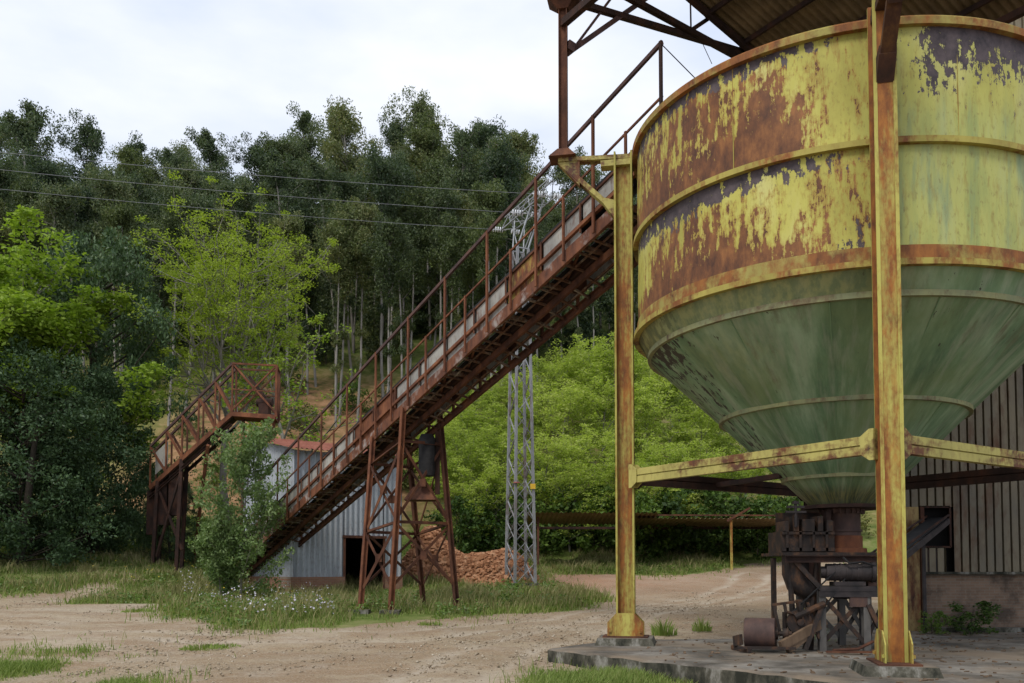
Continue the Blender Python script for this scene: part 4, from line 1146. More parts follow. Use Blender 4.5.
# ------------------------------------------------------------------ lattice pylon
pb = np.array([W(520.5, 585, 44.0)[0], 44.0, 0]); pb[2] = H(pb[0], pb[1])
pyl = empty('lattice_pylon', pb, 'slim grey lattice pylon with an angled cross-arm standing beside the rubble', 'pylon')
zt_ = W(521, 250, 44)[2]
def half(z): return .56 - .26 * min(1, (z - pb[2]) / (zt_ - pb[2]))
PA = rad(24)
ex, ey = np.array([math.cos(PA), math.sin(PA), 0]), np.array([-math.sin(PA), math.cos(PA), 0])
def pc(i, j, z): return np.array([pb[0], pb[1], z]) + ex * half(z) * i + ey * half(z) * j
cors = [(-1, -1), (1, -1), (1, 1), (-1, 1)]
for i, j in cors:
    MB().angle(pc(i, j, pb[2]), pc(i, j, zt_), .12, .02, ex).build('leg', M['pylon'], pyl)
lv = np.linspace(pb[2] + .1, zt_, 17)
for k in range(4):
    m = MB()
    for a in range(len(lv) - 1):
        c1, c2 = cors[k], cors[(k + 1) % 4]
        if a % 2: c1, c2 = c2, c1
        m.bar(pc(*c1, lv[a]), pc(*c2, lv[a + 1]), .07, .02)
        m.bar(pc(*c2, lv[a] + .05), pc(*c1, lv[a + 1] - .05), .05, .02) if a < 6 else None
    m.build('lacing', M['pylon'], pyl)
MB().box(pb + UPZ * .06, (1.5, 1.5, .22), (ex, ey, UPZ)).build('footing', M['concrete'], pyl)
aN, aF = W(551, 193, 43.2), W(507, 232, 48.0)
zarm = (aN[2] + aF[2]) / 2
aN[2] = zarm; aF[2] = zarm
ad = (aF - aN) / np.linalg.norm(aF - aN); asd = np.cross(ad, UPZ)
AL = np.linalg.norm(aF - aN)
m = MB()
for s__ in (-1, 1):
    for zo in (0, .75):
        k = .35 if zo == 0 else .12
        m.bar(aN + asd * k * s__ + UPZ * zo, aF + asd * k * s__ + UPZ * zo, .06, .06)
    for k in range(9):
        p = aN + ad * AL * k / 9; q = aN + ad * AL * (k + 1) / 9
        za, zb2 = (0, .75) if k % 2 else (.75, 0)
        m.bar(p + asd * (.35 if za == 0 else .12) * s__ + UPZ * za, q + asd * (.35 if zb2 == 0 else .12) * s__ + UPZ * zb2, .035, .035)
for k in range(9):
    p = aN + ad * AL * k / 9; q = aN + ad * AL * (k + 1) / 9
    m.bar(p + asd * .35 * (-1) ** k, q + asd * .35 * (-1) ** (k + 1), .035, .035)
m.build('cross_arm', M['galv'], pyl)
m = MB()
tc_ = aN + ad * AL * .5
for i, j in cors:
    m.bar(pc(i, j, zt_), tc_ + asd * .3 * i + ad * 1.0 * j, .06, .06)
m.bar(pc(-1, -1, zt_), tc_ + ad * 1.9, .05, .05); m.bar(pc(1, 1, zt_), tc_ - ad * 1.9, .05, .05)
m.bar(pc(-1, -1, zt_), pc(1, -1, zt_), .06, .06); m.bar(pc(-1, 1, zt_), pc(1, 1, zt_), .06, .06)
m.build('arm_brace', M['galv'], pyl)
ins = []
for f in (.02, .5, .98):
    p = aN + ad * AL * f
    e = p + np.array([-.9, -.1, .02])
    m = MB().tube([p + (e - p) * .1, e], .03, 6)
    for k in range(5):
        q = p + (e - p) * (.3 + k * .14)
        m.tube([q, q + (e - p) / np.linalg.norm(e - p) * .05], .15, 10)
    m.build('insulator', M['porcelain'], pyl, True)
    e2 = p + np.array([.7, .2, -.05])
    m = MB()
    for k in range(4):
        q = p + (e2 - p) * (.3 + k * .18); m.tube([q, q + (e2 - p) * .06], .14, 10)
    m.build('insulator', M['porcelain'], pyl, True)
    ins.append(e)
MB().lathe(pc(-1, -1, W(517, 484, 44)[2]) + np.array([0.05, -.10, 0]), [(.001, -.02), (.16, -.02), (.16, .02), (.001, .02)], 16).build('warning_plate', M['sign_red'], pyl)
MB().box(pc(1, -1, W(533, 487, 44)[2]) + np.array([-.02, -.12, 0]), (.26, .03, .26)).build('warning_plate', M['sign_yellow'], pyl)
# conductors
wl = [('lowest', (0, 178), 2), ('middle', (0, 158), 1), ('highest', (0, 140), 0)]
lab = ['lowest of the thin power lines crossing before the wood to the pylon', 'middle power line strung across the wood to the pylon', 'highest of the thin power lines reaching the pylon cross-arm']
for (nm, (x_, y_), k), lb_ in zip(wl, lab):
    e = ins[k]; f_ = W(x_, y_, e[1] - 5.0)
    far = e + (f_ - e) * 2.0
    pts = []
    for i in range(49):
        s__ = i / 48
        p = e + (far - e) * s__
        p = p - UPZ * 1.6 * 4 * s__ * (1 - s__) * .35
        pts.append(p)
    tag(MB().tube(pts, .011, 5).build('power_line', M['wire']), lb_, 'power line', 'power lines on the pylon')

# ------------------------------------------------------------------ lean-to roof at the edge of the yard
lt = empty('lean_to', on(6.5, 54), 'long low lean-to of rusty corrugated sheets on thin posts below the bushes', 'lean-to')
def sheet(xa, xb, Ya, ya, yb, Yb):
    p, q = W(xa, ya, Ya), W(xb, ya + (0.5), Ya)
    u = q - p; lu2 = np.linalg.norm(u); u = u / lu2
    e = W((xa + xb) / 2, yb, Yb); v = np.array([0, Yb - Ya, e[2] - p[2]]); lv2 = np.linalg.norm(v); v = v / lv2
    return MB().corr(p, u, v, lu2, lv2, np.cross(u, v), .28, .045).build('roof_sheet', M['leanto_tin'], lt, True, 80)
sheet(527, 660, 51.5, 512.5, 524, 56)
sheet(636, 792, 52.5, 518, 526.5, 57)
MB().bar(W(534, 528, 56.2), W(800, 528, 57.2), .12, .16).build('rear_plate', M['rust_dark'], lt)
MB().bar(W(640, 515, 52.3), W(800, 515.5, 52.6), .09, .09).build('front_purlin', M['rust'], lt)
for x_ in (538, 628, 731, 795):
    p = W(x_, 517, 52.2)
    MB().bar(p, np.array([p[0], p[1], H(p[0], p[1]) - .1]), .13, .13, (0, 1, 0)).build('post', M['yellow_post'] if x_ > 700 else M['rust'], lt)
MB().bar(W(727, 521, 52.1), W(750, 508, 52.1), .1, .12).build('strut', M['rust'], lt)

# ------------------------------------------------------------------ rubble heaps
def heap(cx_, Yc, wpx, top, label, seed):
    rg = np.random.default_rng(seed)
    c = W(cx_, 570, Yc); X0 = c[0]; z0 = float(H(X0, Yc))
    hgt = W(cx_, top, Yc)[2] - z0; rx = wpx * Yc / FPX / 2
    root = empty('rubble_heap', (X0, Yc, z0), label, 'rubble heap', 'heaps of broken brick by the trestle')
    n = 44
    a = np.linspace(-1.15, 1.15, n); AX, AY = np.meshgrid(a, a)
    rr = np.hypot(AX, AY)
    ZZ = hgt * np.clip(1 - rr ** 1.25, 0, 1) * (1 + .25 * np.sin(AX * 5 + seed) * np.cos(AY * 4)) + rg.normal(0, .05, rr.shape) - .12
    V = np.stack([AX.ravel() * rx, AY.ravel() * rx * .8, ZZ.ravel()], -1)
    i = np.arange(n * n).reshape(n, n)
    F = np.stack([i[:-1, :-1].ravel(), i[:-1, 1:].ravel(), i[1:, 1:].ravel(), i[1:, :-1].ravel()], -1)
    link('mound', mesh_np('mound', V, F), M['rubble'], root)
    b_ = MB()
    for _ in range(3200):
        x_, y_ = rg.uniform(-1.05, 1.05, 2)
        r2 = math.hypot(x_, y_)
        if r2 > 1.08: continue
        z = hgt * max(0, 1 - r2 ** 1.25) * (1 + .25 * math.sin(x_ * 5 + seed) * math.cos(y_ * 4)) - .05
        q = Matrix.Rotation(rg.uniform(0, 6.3), 3, 'X') @ Matrix.Rotation(rg.uniform(0, 6.3), 3, 'Z')
        s__ = .18 + .95 * rg.random() ** 2.2
        b_.box(np.array([X0 + x_ * rx, Yc + y_ * rx * .8, z0 + z]), (.24 * s__, .17 * s__, .13 * s__), np.array(q))
    o_ = b_.build('brick_bits', M['rubble'], root); o_['kind'] = 'stuff'
heap(438, 47.5, 105, 529, 'taller heap of orange brick rubble behind the trestle legs', 3)
heap(491, 46.0, 104, 541, 'lower heap of orange brick rubble beside the pylon', 5)

# ------------------------------------------------------------------ vegetation
def leaf_cloud(cent, size, rg, flat=0.0, droop=0.0, aspect=.5):
    """rhombic leaves; flat 0..1 pulls normals up, droop points the long axis down."""
    n = len(cent)
    a = rg.normal(0, 1, (n, 3))
    a[:, 2] = a[:, 2] * (1 - flat) - droop * 1.6
    a /= np.linalg.norm(a, axis=1)[:, None] + 1e-9
    b = rg.normal(0, 1, (n, 3)); b[:, 2] *= (1 - flat)
    b -= a * (a * b).sum(1)[:, None]
    b /= np.linalg.norm(b, axis=1)[:, None] + 1e-9
    s = (size * rg.uniform(.6, 1.35, n))[:, None]
    V = np.stack([cent - a * s * .5, cent + b * s * aspect * .5, cent + a * s * .5, cent - b * s * aspect * .5], 1).reshape(-1, 3)
    return V, np.arange(n * 4).reshape(n, 4)
def clumps(centres, radii, per, rg, squash=1.0):
    out_ = []
    for c, r in zip(centres, radii):
        p = rg.normal(0, 1, (per, 3)); p /= np.linalg.norm(p, axis=1)[:, None]
        p *= (rg.random(per) ** .5)[:, None] * r
        p[:, 2] *= squash
        out_.append(p + c)
    return np.concatenate(out_)
def limb(mb, p, d, length, r, rg, n=4, wob=.18, lift=.0, seg=5):
    pts = [np.array(p, float)]; dd = np.array(d, float)
    for i in range(n):
        dd = dd + rg.normal(0, wob, 3) + UPZ * lift
        dd /= np.linalg.norm(dd)
        pts.append(pts[-1] + dd * length / n)
    mb.tube(pts, list(np.linspace(r, r * .35, n + 1)), seg, False)
    return pts, dd
def make_eucalypt(seed, h, crown_lo, wid):
    rg = np.random.default_rng(seed); mb = MB()
    pts, _ = limb(mb, (0, 0, -.5), (0, 0, 1), h * .96, h * .0058 + .03, rg, 9, .035, .06, 7)
    P = np.array(pts); zz = P[:, 2]
    at = lambda z: np.array([np.interp(z, zz, P[:, k]) for k in range(3)])
    cs, rs = [], []
    nb = 34
    for k in range(nb):
        f = crown_lo + (1 - crown_lo) * (k + rg.random()) / nb
        if rg.random() < .12: continue
        env = math.sin(math.pi * min(1, max(0.05, (f - crown_lo + .06) / (1.10 - crown_lo)))) ** .7
        az = k * 2.4 + rg.normal(0, .5)
        ln = wid * env * rg.uniform(.55, 1.15)
        d = np.array([math.cos(az), math.sin(az), rg.uniform(.35, 1.0)])
        q, _ = limb(mb, at(f * h), d / np.linalg.norm(d), ln, .05 + .04 * (1 - f), rg, 3, .15, .05, 4)
        for j, fr in ((1, .6), (2, .85), (3, 1.0)):
            if rg.random() < .85:
                cs.append(q[j] + rg.normal(0, .25, 3)); rs.append((.6 + .8 * fr * rg.random()) * (.7 + .5 * env))
    for k in range(4): cs.append(at(h * (.9 + .03 * k)) + rg.normal(0, .4, 3)); rs.append(.8)
    for k in range(rg.integers(2, 6)):                    # low epicormic sprigs
        cs.append(at(h * rg.uniform(.2, crown_lo)) + rg.normal(0, .3, 3)); rs.append(rg.uniform(.4, .9))
    c = clumps(cs, rs, 185, rg, 1.05)
    V, F = leaf_cloud(c, .32, rg, 0, .45, .42)
    return mb, V, F
def make_broad(seed, h, wid, lo, nlimb, per, size, flat=.4, squash=.55, crad=(.6, 1.2), trunk_r=.16, sub=4, lift=.08, inner=True, droop=0, tl=(.5, .8), base=.3):
    rg = np.random.default_rng(seed); mb = MB()
    pts, dd = limb(mb, (0, 0, -.4), (rg.normal(0, .06), rg.normal(0, .06), 1), h * .72, trunk_r, rg, 6, .07, .05, 7)
    P = np.array(pts); at = lambda f: np.array([np.interp(f * h * .72, P[:, 2], P[:, k]) for k in range(3)])
    cs, rs = [], []
    for k in range(nlimb):
        f = lo + (1 - lo) * k / max(1, nlimb - 1)
        az = k * 2.4 + rg.normal(0, .4)
        env = .55 + .45 * math.sin(math.pi * (.15 + .8 * f))
        d = np.array([math.cos(az), math.sin(az), base + 1.1 * f * rg.uniform(.6, 1.2)]); d /= np.linalg.norm(d)
        q, dq = limb(mb, at(f), d, wid * env * rg.uniform(.75, 1.1), trunk_r * .45 * (1.1 - .6 * f), rg, 4, .14, lift, 5)
        for j in range(sub):
            st = q[1 + j % 4]
            d2 = dq + rg.normal(0, .6, 3); d2[2] = abs(d2[2]) * .6; d2 /= np.linalg.norm(d2)
            q2, d3 = limb(mb, st, d2, wid * rg.uniform(.25, .5), trunk_r * .16, rg, 3, .2, lift, 4)
            for e in (1, 2, 3):
                if e > 1 or inner:
                    cs.append(q2[e]); rs.append(rg.uniform(*crad))
                if e > 1:
                    d4 = d3 + rg.normal(0, .7, 3); d4 /= np.linalg.norm(d4)
                    q3, _ = limb(mb, q2[e], d4, wid * rg.uniform(.1, .25), trunk_r * .07, rg, 2, .2, lift, 3)
                    cs.append(q3[-1]); rs.append(rg.uniform(*crad) * .8)
        cs.append(q[-1]); rs.append(rg.uniform(*crad))
    c = clumps(cs, rs, per, rg, squash)
    V, F = leaf_cloud(c, size, rg, flat, droop, .5)
    return mb, V, F
def make_mass(seed, h, wid, ncl, per, size, crad, shape=1.0, droop=.2, trunk_r=.25, base=.04):
    """dense crown reaching to the ground: clumps through an uneven egg."""
    rg = np.random.default_rng(seed); mb = MB()
    pts, _ = limb(mb, (0, 0, -.4), (0, 0, 1), h * .9, trunk_r, rg, 6, .04, .05, 6)
    cs, rs = [], []
    for k in range(ncl):
        f = base + (1 - base) * (k + rg.random()) / ncl
        env = (math.sin(math.pi * min(1., .16 + .84 * (1 - f) ** .75 * .62 + .0)) ** shape)
        env = max(.12, env) if f > .15 else env * (.75 + f)
        az = rg.uniform(0, 6.28)
        lob = 1 + .22 * math.sin(az * 3 + f * 7 + seed) + .12 * math.sin(az * 5 - f * 11)
        r = wid * env * lob * (rg.uniform(.45, 1.02))
        c = np.array([math.cos(az) * r, math.sin(az) * r, f * h])
        cs.append(c); rs.append(rg.uniform(*crad))
        if k % 4 == 0: mb.tube([np.array([0, 0, max(.3, f * h - r * .5)]), c], [trunk_r * .25, .02], 4, False)
    c = clumps(cs, rs, per, rg, .75)
    V, F = leaf_cloud(c, size, rg, .1, droop, .5)
    return mb, V, F
def proto(data, lm, bm, nm):
    mb, V, F = data
    cm = mesh_np(nm + '_crown', V, F); cm.materials.append(lm)
    tm = mesh_np(nm + '_trunk', mb.v, mb.f, True); tm.materials.append(bm)
    return cm, tm
def plant(pr, name, loc, rot, scale, label, cat, group=None, tn='trunk', cn='crown'):
    root = empty(name, loc, label, cat, group)
    root.rotation_euler = (0, 0, rot)
    root.scale = (scale, scale, scale) if np.isscalar(scale) else scale
    for nm, me in ((cn, pr[0]), (tn, pr[1])):
        o_ = bpy.data.objects.new(nm, me); COL.objects.link(o_); o_.parent = root
    return root

# eucalyptus wood on the hill
EUC = [proto(make_eucalypt(100 + k, 28, lo, wd), M['euc_olive'] if k in (1, 4, 6) else M['euc'], M['bark_pale'], 'eucalypt') for k, (lo, wd) in enumerate(((.38, 4.6), (.44, 4.0), (.30, 4.2), (.48, 4.8), (.26, 3.8), (.40, 3.5), (.64, 3.3), (.70, 3.0)))]
EUCN = 'eucalyptus wood on the hill'
skyline = [(-12, 120), (18, 108), (50, 118), (86, 128), (112, 142), (142, 138), (168, 150), (196, 148), (226, 140), (252, 148), (283, 138), (305, 106), (330, 116), (356, 112), (384, 108), (418, 106), (446, 122), (472, 126), (496, 122), (520, 136), (545, 152), (572, 165), (600, 172), (640, 180), (-45, 125), (690, 200)]
rg = np.random.default_rng(5)
front_lab = {305: 'tall loose-crowned eucalyptus standing out on the ridge left of the middle', 572: 'eucalyptus top seen just right of the rusty roof post'}
for k, (x_, yt) in enumerate(skyline):
    Y = rg.uniform(98, 116)
    p = W(x_, yt, Y); z0 = float(H(p[0], Y)); hgt = p[2] - z0
    plant(EUC[k % 6], 'eucalyptus_tree', (p[0], Y, z0), rg.uniform(0, 6.28), hgt / 28.0, front_lab.get(x_, 'tall dark eucalyptus forming the ridge line of the wood'), 'tree', EUCN)
rows = [(75, 80, 17, .62, .82), (80, 88, 32, .62, .9), (88, 98, 40, .66, .95), (100, 112, 38, .72, .95), (114, 126, 38, .7, .9), (128, 140, 34, .65, .85)]
for Ya, Yb, n, s0, s1 in rows:
    for k in range(n):
        x_ = -40 + 740 * (k + rg.uniform(.1, .9)) / n
        Y = rg.uniform(Ya, Yb)
        if Ya < 85 and 130 < x_ < 345 and rg.random() < .6: continue
        if 60 < x_ < 76 and Y < 126: continue
        if Ya < 81 and x_ > 500: continue
        X = (x_ - 512) / FPX * Y
        z0 = float(H(X, Y))
        sc_ = rg.uniform(s0, s1)
        ytop = 128 if x_ > 270 else 155
        if x_ > 530: ytop = 195
        zmax = W(x_, ytop + rg.uniform(0, 40), Y)[2] - z0
        sc_ = min(sc_, zmax / 28)
        plant(EUC[rg.integers(6, 8) if Ya < 85 else rg.integers(0, 8)], 'eucalyptus_tree', (X, Y, z0), rg.uniform(0, 6.28), (sc_ * .95, sc_ * .95, sc_), 'eucalyptus with a slim pale trunk inside the wood on the hill' if Ya < 90 else 'dark eucalyptus deep inside the wood on the hill', 'tree', EUCN)
UND = [proto(make_mass(350 + k, 7.0, 2.4, 70, 50, .34, (.5, 1.0), .9, .2, .08), M['euc'], M['bark_dark'], 'sapling') for k in range(2)]
for k in range(76):
    x_ = -40 + 740 * (k + rg.random()) / 76
    Y = rg.choice([96, 102, 110, 120, 132]) + rg.uniform(-3, 3)
    X = (x_ - 512) / FPX * Y
    plant(UND[k % 2], 'eucalyptus_sapling', on(X, Y), rg.uniform(0, 6.28), rg.uniform(.7, 1.35), 'dark leafy sapling between the pale trunks inside the wood', 'tree', 'saplings inside the wood')

# bright green robinias on the bank behind the lean-to
ROB = [proto(make_broad(200 + k, 9.0, 3.7, .18, 15, 34, .21, .62, .36, (.45, 1.0), .11, 4, .1), M['robinia'], M['bark_grey'], 'robinia') for k in range(4)]
RN = 'bright green trees on the bank behind the lean-to'
rob = [(462, 438, 62), (500, 425, 63), (545, 430, 61), (590, 425, 62), (640, 435, 61), (690, 440, 62), (735, 455, 62), (472, 405, 68), (515, 392, 69), (560, 382, 68), (605, 375, 69), (655, 385, 68), (700, 400, 69), (745, 425, 68),
       (545, 352, 76), (580, 335, 77), (612, 338, 75), (650, 352, 76), (690, 372, 75), (530, 375, 74), (482, 455, 59), (570, 462, 59), (615, 455, 59), (665, 465, 59), (448, 455, 65), (720, 405, 76), (480, 378, 73), (455, 402, 70), (502, 372, 75), (438, 420, 68), (466, 425, 66), (600, 355, 82), (565, 350, 83), (800, 470, 70), (850, 440, 74), (640, 345, 84)]
roblab = {580: 'bright green tree at the top of the bank touching the underside of the conveyor', 462: 'bright green tree behind the trestle at the left end of the bank', 690: 'bright green tree under the edge of the green cone'}
for k, (x_, yt, Y) in enumerate(rob):
    p = W(x_, yt, Y); z0 = float(H(p[0], Y)); hgt = max(4.5, p[2] - z0)
    s_x = min(1.25, max(.75, hgt / 9))
    plant(ROB[k % 4], 'robinia_tree', (p[0], Y, z0), rg.uniform(0, 6.28), (s_x, s_x, hgt / 9.2), roblab.get(x_ if k in (0, 15, 5) else None, 'feathery bright green tree among others on the bank behind the lean-to'), 'tree', RN)
# undergrowth shrubs along the foot of the bank and beneath the wood
SHR = [proto(make_mass(300 + k, 3.2, 1.9, 46, 34, .26, (.35, .7), 1.0, .1, .05), M['shrub'], M['bark_dark'], 'shrub') for k in range(3)]
for k in range(26):
    x_ = 452 + 345 * (k + rg.uniform(0, 1)) / 26
    Y = rg.uniform(57.8, 60.5)
    X = (x_ - 512) / FPX * Y
    plant(SHR[k % 3], 'shrub', on(X, Y), rg.uniform(0, 6.28), rg.uniform(.8, 1.45), 'dark green shrub in the undergrowth at the foot of the bank', 'shrub', 'undergrowth shrubs at the foot of the bank', 'stem', 'foliage')
SCR = [proto(make_mass(330 + k, 2.4, 1.5, 34, 26, .24, (.3, .55), 1.0, .1, .04), M['scrub'], M['bark_grey'], 'scrub_bush') for k in range(2)]
for k in range(64):
    x_ = rg.choice([rg.uniform(120, 470), rg.uniform(370, 470)]); Y = rg.uniform(66, 92)
    X = (x_ - 512) / FPX * Y
    plant(SCR[k % 2] if rg.random() < .6 else SHR[k % 3], 'scrub_bush', on(X, Y), rg.uniform(0, 6.28), rg.uniform(.4, 1.0), 'scrubby bush on the bare tan slope below the wood', 'shrub', 'scrub on the tan slope', 'stem', 'foliage')
for k in range(16):
    x_ = rg.uniform(740, 880); Y = rg.uniform(60, 72)
    X = (x_ - 512) / FPX * Y
    plant(SCR[k % 2], 'scrub_bush', on(X, Y), rg.uniform(0, 6.28), rg.uniform(.5, 1.1), 'pale scrubby bush on the grassy slope seen under the cone', 'shrub', 'scrub on the grassy slope', 'stem', 'foliage')

# evergreen and lime green trees on the left
EVA = proto(make_mass(401, 12, 5.2, 260, 170, .20, (.5, 1.15), .9, .35, .25), M['evergreen'], M['bark_dark'], 'evergreen')
EVB = proto(make_mass(402, 12, 4.6, 240, 170, .20, (.5, 1.1), .95, .35, .25), M['evergreen'], M['bark_dark'], 'evergreen')
EVN = 'dark evergreens at the left edge of the yard'
def at_px(pr, name, x_, yt, Y, h0, wf, rot, label, cat, grp):
    p = W(x_, yt, Y); z0 = float(H(p[0], Y)); k = (p[2] - z0) / h0
    return plant(pr, name, (p[0], Y, z0), rot, (wf * k, wf * k, k), label, cat, grp)
at_px(EVA, 'evergreen_tree', 100, 250, 51.0, 12, .62, .4, 'tallest dark evergreen left of the gallery', 'tree', EVN)
at_px(EVB, 'evergreen_tree', 24, 362, 44.0, 12, 1.1, 1.4, 'broad dark evergreen filling the left edge below the lime green tree', 'tree', EVN)
at_px(EVA, 'evergreen_tree', 84, 372, 48.6, 12, .78, 2.9, 'shorter dark evergreen bulging forward beside the gallery foot', 'tree', EVN)
at_px(EVB, 'evergreen_tree', -60, 352, 44.5, 12, 1.0, 4.0, 'dark evergreen cut by the left edge of the photo', 'tree', EVN)
at_px(EVB, 'evergreen_tree', 172, 482, 49.5, 12, .95, 5.0, 'low dark evergreen filling the gap under the gallery', 'tree', EVN)
LIME = proto(make_broad(501, 15, 5.2, .45, 13, 110, .23, .45, .5, (.55, 1.1), .22, 5, .06), M['lime'], M['bark_grey'], 'lime_green')
at_px(LIME, 'broadleaf_tree', 26, 238, 46.5, 15, 1.15, .3, 'lime green leafy tree rising over the dark evergreen at the left edge', 'tree', None)
at_px(LIME, 'broadleaf_tree', -48, 250, 47.0, 15, 1.0, 2.3, 'lime green tree cut off by the left edge of the photo', 'tree', None)
YG = proto(make_broad(602, 20, 7.6, .50, 22, 60, .145, .45, .6, (.35, .85), .26, 7, .12, False, 0, base=.8), M['yellowgreen'], M['bark_grey'], 'yellow_green')
at_px(YG, 'young_leaf_tree', 236, 220, 54, 20, 1.05, .9, 'airy yellow-green tree with bare pale branches behind the gallery', 'tree', None)
YG2 = proto(make_broad(611, 12, 4.2, .25, 12, 14, .18, .45, .6, (.3, .7), .2, 5, .06, False), M['lime'], M['bark_grey'], 'sparse_tree')
at_px(YG2, 'sparse_tree', 312, 318, 52, 12, 1.0, 2.2, 'sparse half-leafed tree with grey twigs above the shed roof', 'tree', None)
# leafy bush in front of the conveyor foot
BU = proto(make_broad(703, 7.0, 2.15, .06, 24, 22, .15, .2, .8, (.18, .46), .06, 5, .12, True, .1), M['willow'], M['bark_grey'], 'willow_bush')
at_px(BU, 'willow_bush', 243, 412, 35.4, 7.0, .80, .3, 'pale green leafy bush growing over the foot of the conveyor', 'bush', None)
BU2 = proto(make_broad(704, 3.2, 1.3, .1, 14, 40, .14, .2, .8, (.2, .45), .04, 4, .12, True, .1), M['willow'], M['bark_grey'], 'willow_bush')
at_px(BU2, 'willow_bush', 222, 520, 35.0, 3.2, .9, 1.3, 'low pale bush at the foot of the taller leafy one', 'bush', None)
# weeds on the slab
def weed(loc, r, h, n, label, seed, mat='grass'):
    rg_ = np.random.default_rng(seed)
    a = rg_.uniform(0, 6.28, n); rr = r * np.sqrt(rg_.random(n))
    hh = h * rg_.uniform(.5, 1.1, n); wd = rg_.uniform(.008, .022, n)
    hh *= np.clip(1.15 - (rr / r) ** 2 * .8, .25, 1)
    B = np.stack([np.cos(a) * rr, np.sin(a) * rr, np.zeros(n)], -1)
    ln = np.stack([np.cos(a), np.sin(a), np.zeros(n)], -1) * (hh * rg_.uniform(.1, .6, n))[:, None]
    T = B + ln + np.stack([np.zeros(n), np.zeros(n), hh], -1); Mi = B + ln * .3 + np.stack([np.zeros(n), np.zeros(n), hh * .6], -1)
    sd__ = np.stack([-np.sin(a + 1), np.cos(a + 1), np.zeros(n)], -1) * wd[:, None]
    V = np.stack([B - sd__, B + sd__, Mi + sd__ * .8, T, Mi - sd__ * .8], 1).reshape(-1, 3)
    o_ = link('weed_clump', mesh_np('weed_clump', V, np.arange(n * 5).reshape(n, 5)), M[mat])
    o_.location = [float(c) for c in loc]
    tag(o_, label, 'weeds', 'weed clumps in the yard')
p = ground(671, 641); weed((p[0], p[1] + 1.0, H(p[0], p[1] + 1.0)), .32, .48, 160, 'taller weed clump growing behind the slab right of the thin column', 1)
p = ground(716, 640); weed((p[0], p[1] + 1.6, H(p[0], p[1] + 1.6)), .25, .42, 90, 'small weed clump behind the slab nearer the roller', 2)
for dx_, sc_, lb_ in ((0, (.42, .36, .24), 'widest leafy weed by the kerb of the brick plinth'), (-.95, (.2, .2, .17), 'smaller leafy weed left of the wide one by the brick plinth')):
    plant(SHR[0], 'leafy_weed', (W(975, 640, 21.3)[0] + dx_, 21.5, SLAB), 1.0 + dx_, sc_, lb_, 'weeds', 'weed clumps in the yard', 'stem', 'foliage')
weed((6.75, 19.6, SLAB - .3), .4, .6, 120, 'weed clump showing between the legs of the machine', 4)

for (x_, y_, r_, h_, n_, sd_), lb_ in zip(((204, 649, .55, .14, 260, 8), (228, 647, .3, .1, 110, 9), (138, 612, .5, .16, 200, 10), (330, 600, .4, .5, 160, 12), (88, 572, .5, .55, 200, 13), (560, 679, .5, .12, 160, 14), (430, 625, .35, .14, 120, 15)),
        ('low grass tuft alone in the middle of the dirt', 'smallest low grass tuft beside the one in the dirt', 'grass tuft on the dirt below the tan path', 'tall stalky weeds before the shed door', 'tall weeds at the left of the tan path', 'thin grass tuft before the slab corner', 'short tuft on the dirt edge near the trestle')):
    weed(ground(x_, y_), r_, h_, n_, lb_, sd_, 'grass' if h_ < .4 else 'dry_grass')
# grass, as blades
def blades(name, mat, n, region, hmin, hmax, seed, dens=None):
    rg_ = np.random.default_rng(seed)
    X = rg_.uniform(region[0], region[1], n); Y = rg_.uniform(region[2], region[3], n)
    g, x_, y_ = grass_at(X + rg_.normal(0, .35, n), Y + rg_.normal(0, .6, n) * (1 + 2 * (rg_.random(n) < .06)))
    k = g & (x_ > -60) & (x_ < 900)
    pat = np.clip(wob(X * 1.3, Y * 1.3, _WK) * 1.1, -1.1, 1.1)
    k &= rg_.random(n) < (.6 + .55 * pat)
    if dens is not None: k &= rg_.random(n) < dens(x_, y_, X, Y)
    X, Y, pat = X[k], Y[k], pat[k]; n = len(X)
    dist = np.clip(Y / 25, .6, 2.2)
    a = rg_.uniform(0, 6.28, n); hh = rg_.uniform(hmin, hmax, n) * (.8 + .5 * pat)
    wd = rg_.uniform(.008, .016, n) * dist
    Z = H(X, Y) - .02
    B = np.stack([X, Y, Z], -1); u = np.stack([np.cos(a), np.sin(a), 0 * a], -1)
    ln = u * (hh * rg_.uniform(.1, .7, n))[:, None]
    up_ = np.stack([0 * a, 0 * a, hh], -1)
    sd__ = np.stack([-np.sin(a + .7), np.cos(a + .7), 0 * a], -1) * wd[:, None]
    V = np.stack([B - sd__, B + sd__, B + ln * .35 + up_ * .6 + sd__ * .8, B + ln + up_, B + ln * .35 + up_ * .6 - sd__ * .8], 1).reshape(-1, 3)
    return tag(link(name, mesh_np(name, V, np.arange(n * 5).reshape(n, 5)), M[mat]), kind='stuff')
tag(blades('grass', 'grass', 560000, (-32, 13, 17.2, 47), .07, .26, 21), 'short green grass covering the verge round the trestle and shed', 'grass')
tag(blades('meadow_grass', 'grass', 260000, (-36, 24, 45, 62), .14, .38, 22), 'green grass along the far edge of the yard below the trees', 'grass')
tag(blades('dry_grass', 'dry_grass', 120000, (-32, 13, 20, 60), .2, .6, 23), 'yellowish dry grass stalks scattered through the verge', 'grass')
tag(blades('foreground_grass', 'grass', 150000, (-12, 3, 11, 17.5), .06, .22, 24), 'patchy low grass at the near edge of the dirt yard', 'grass')
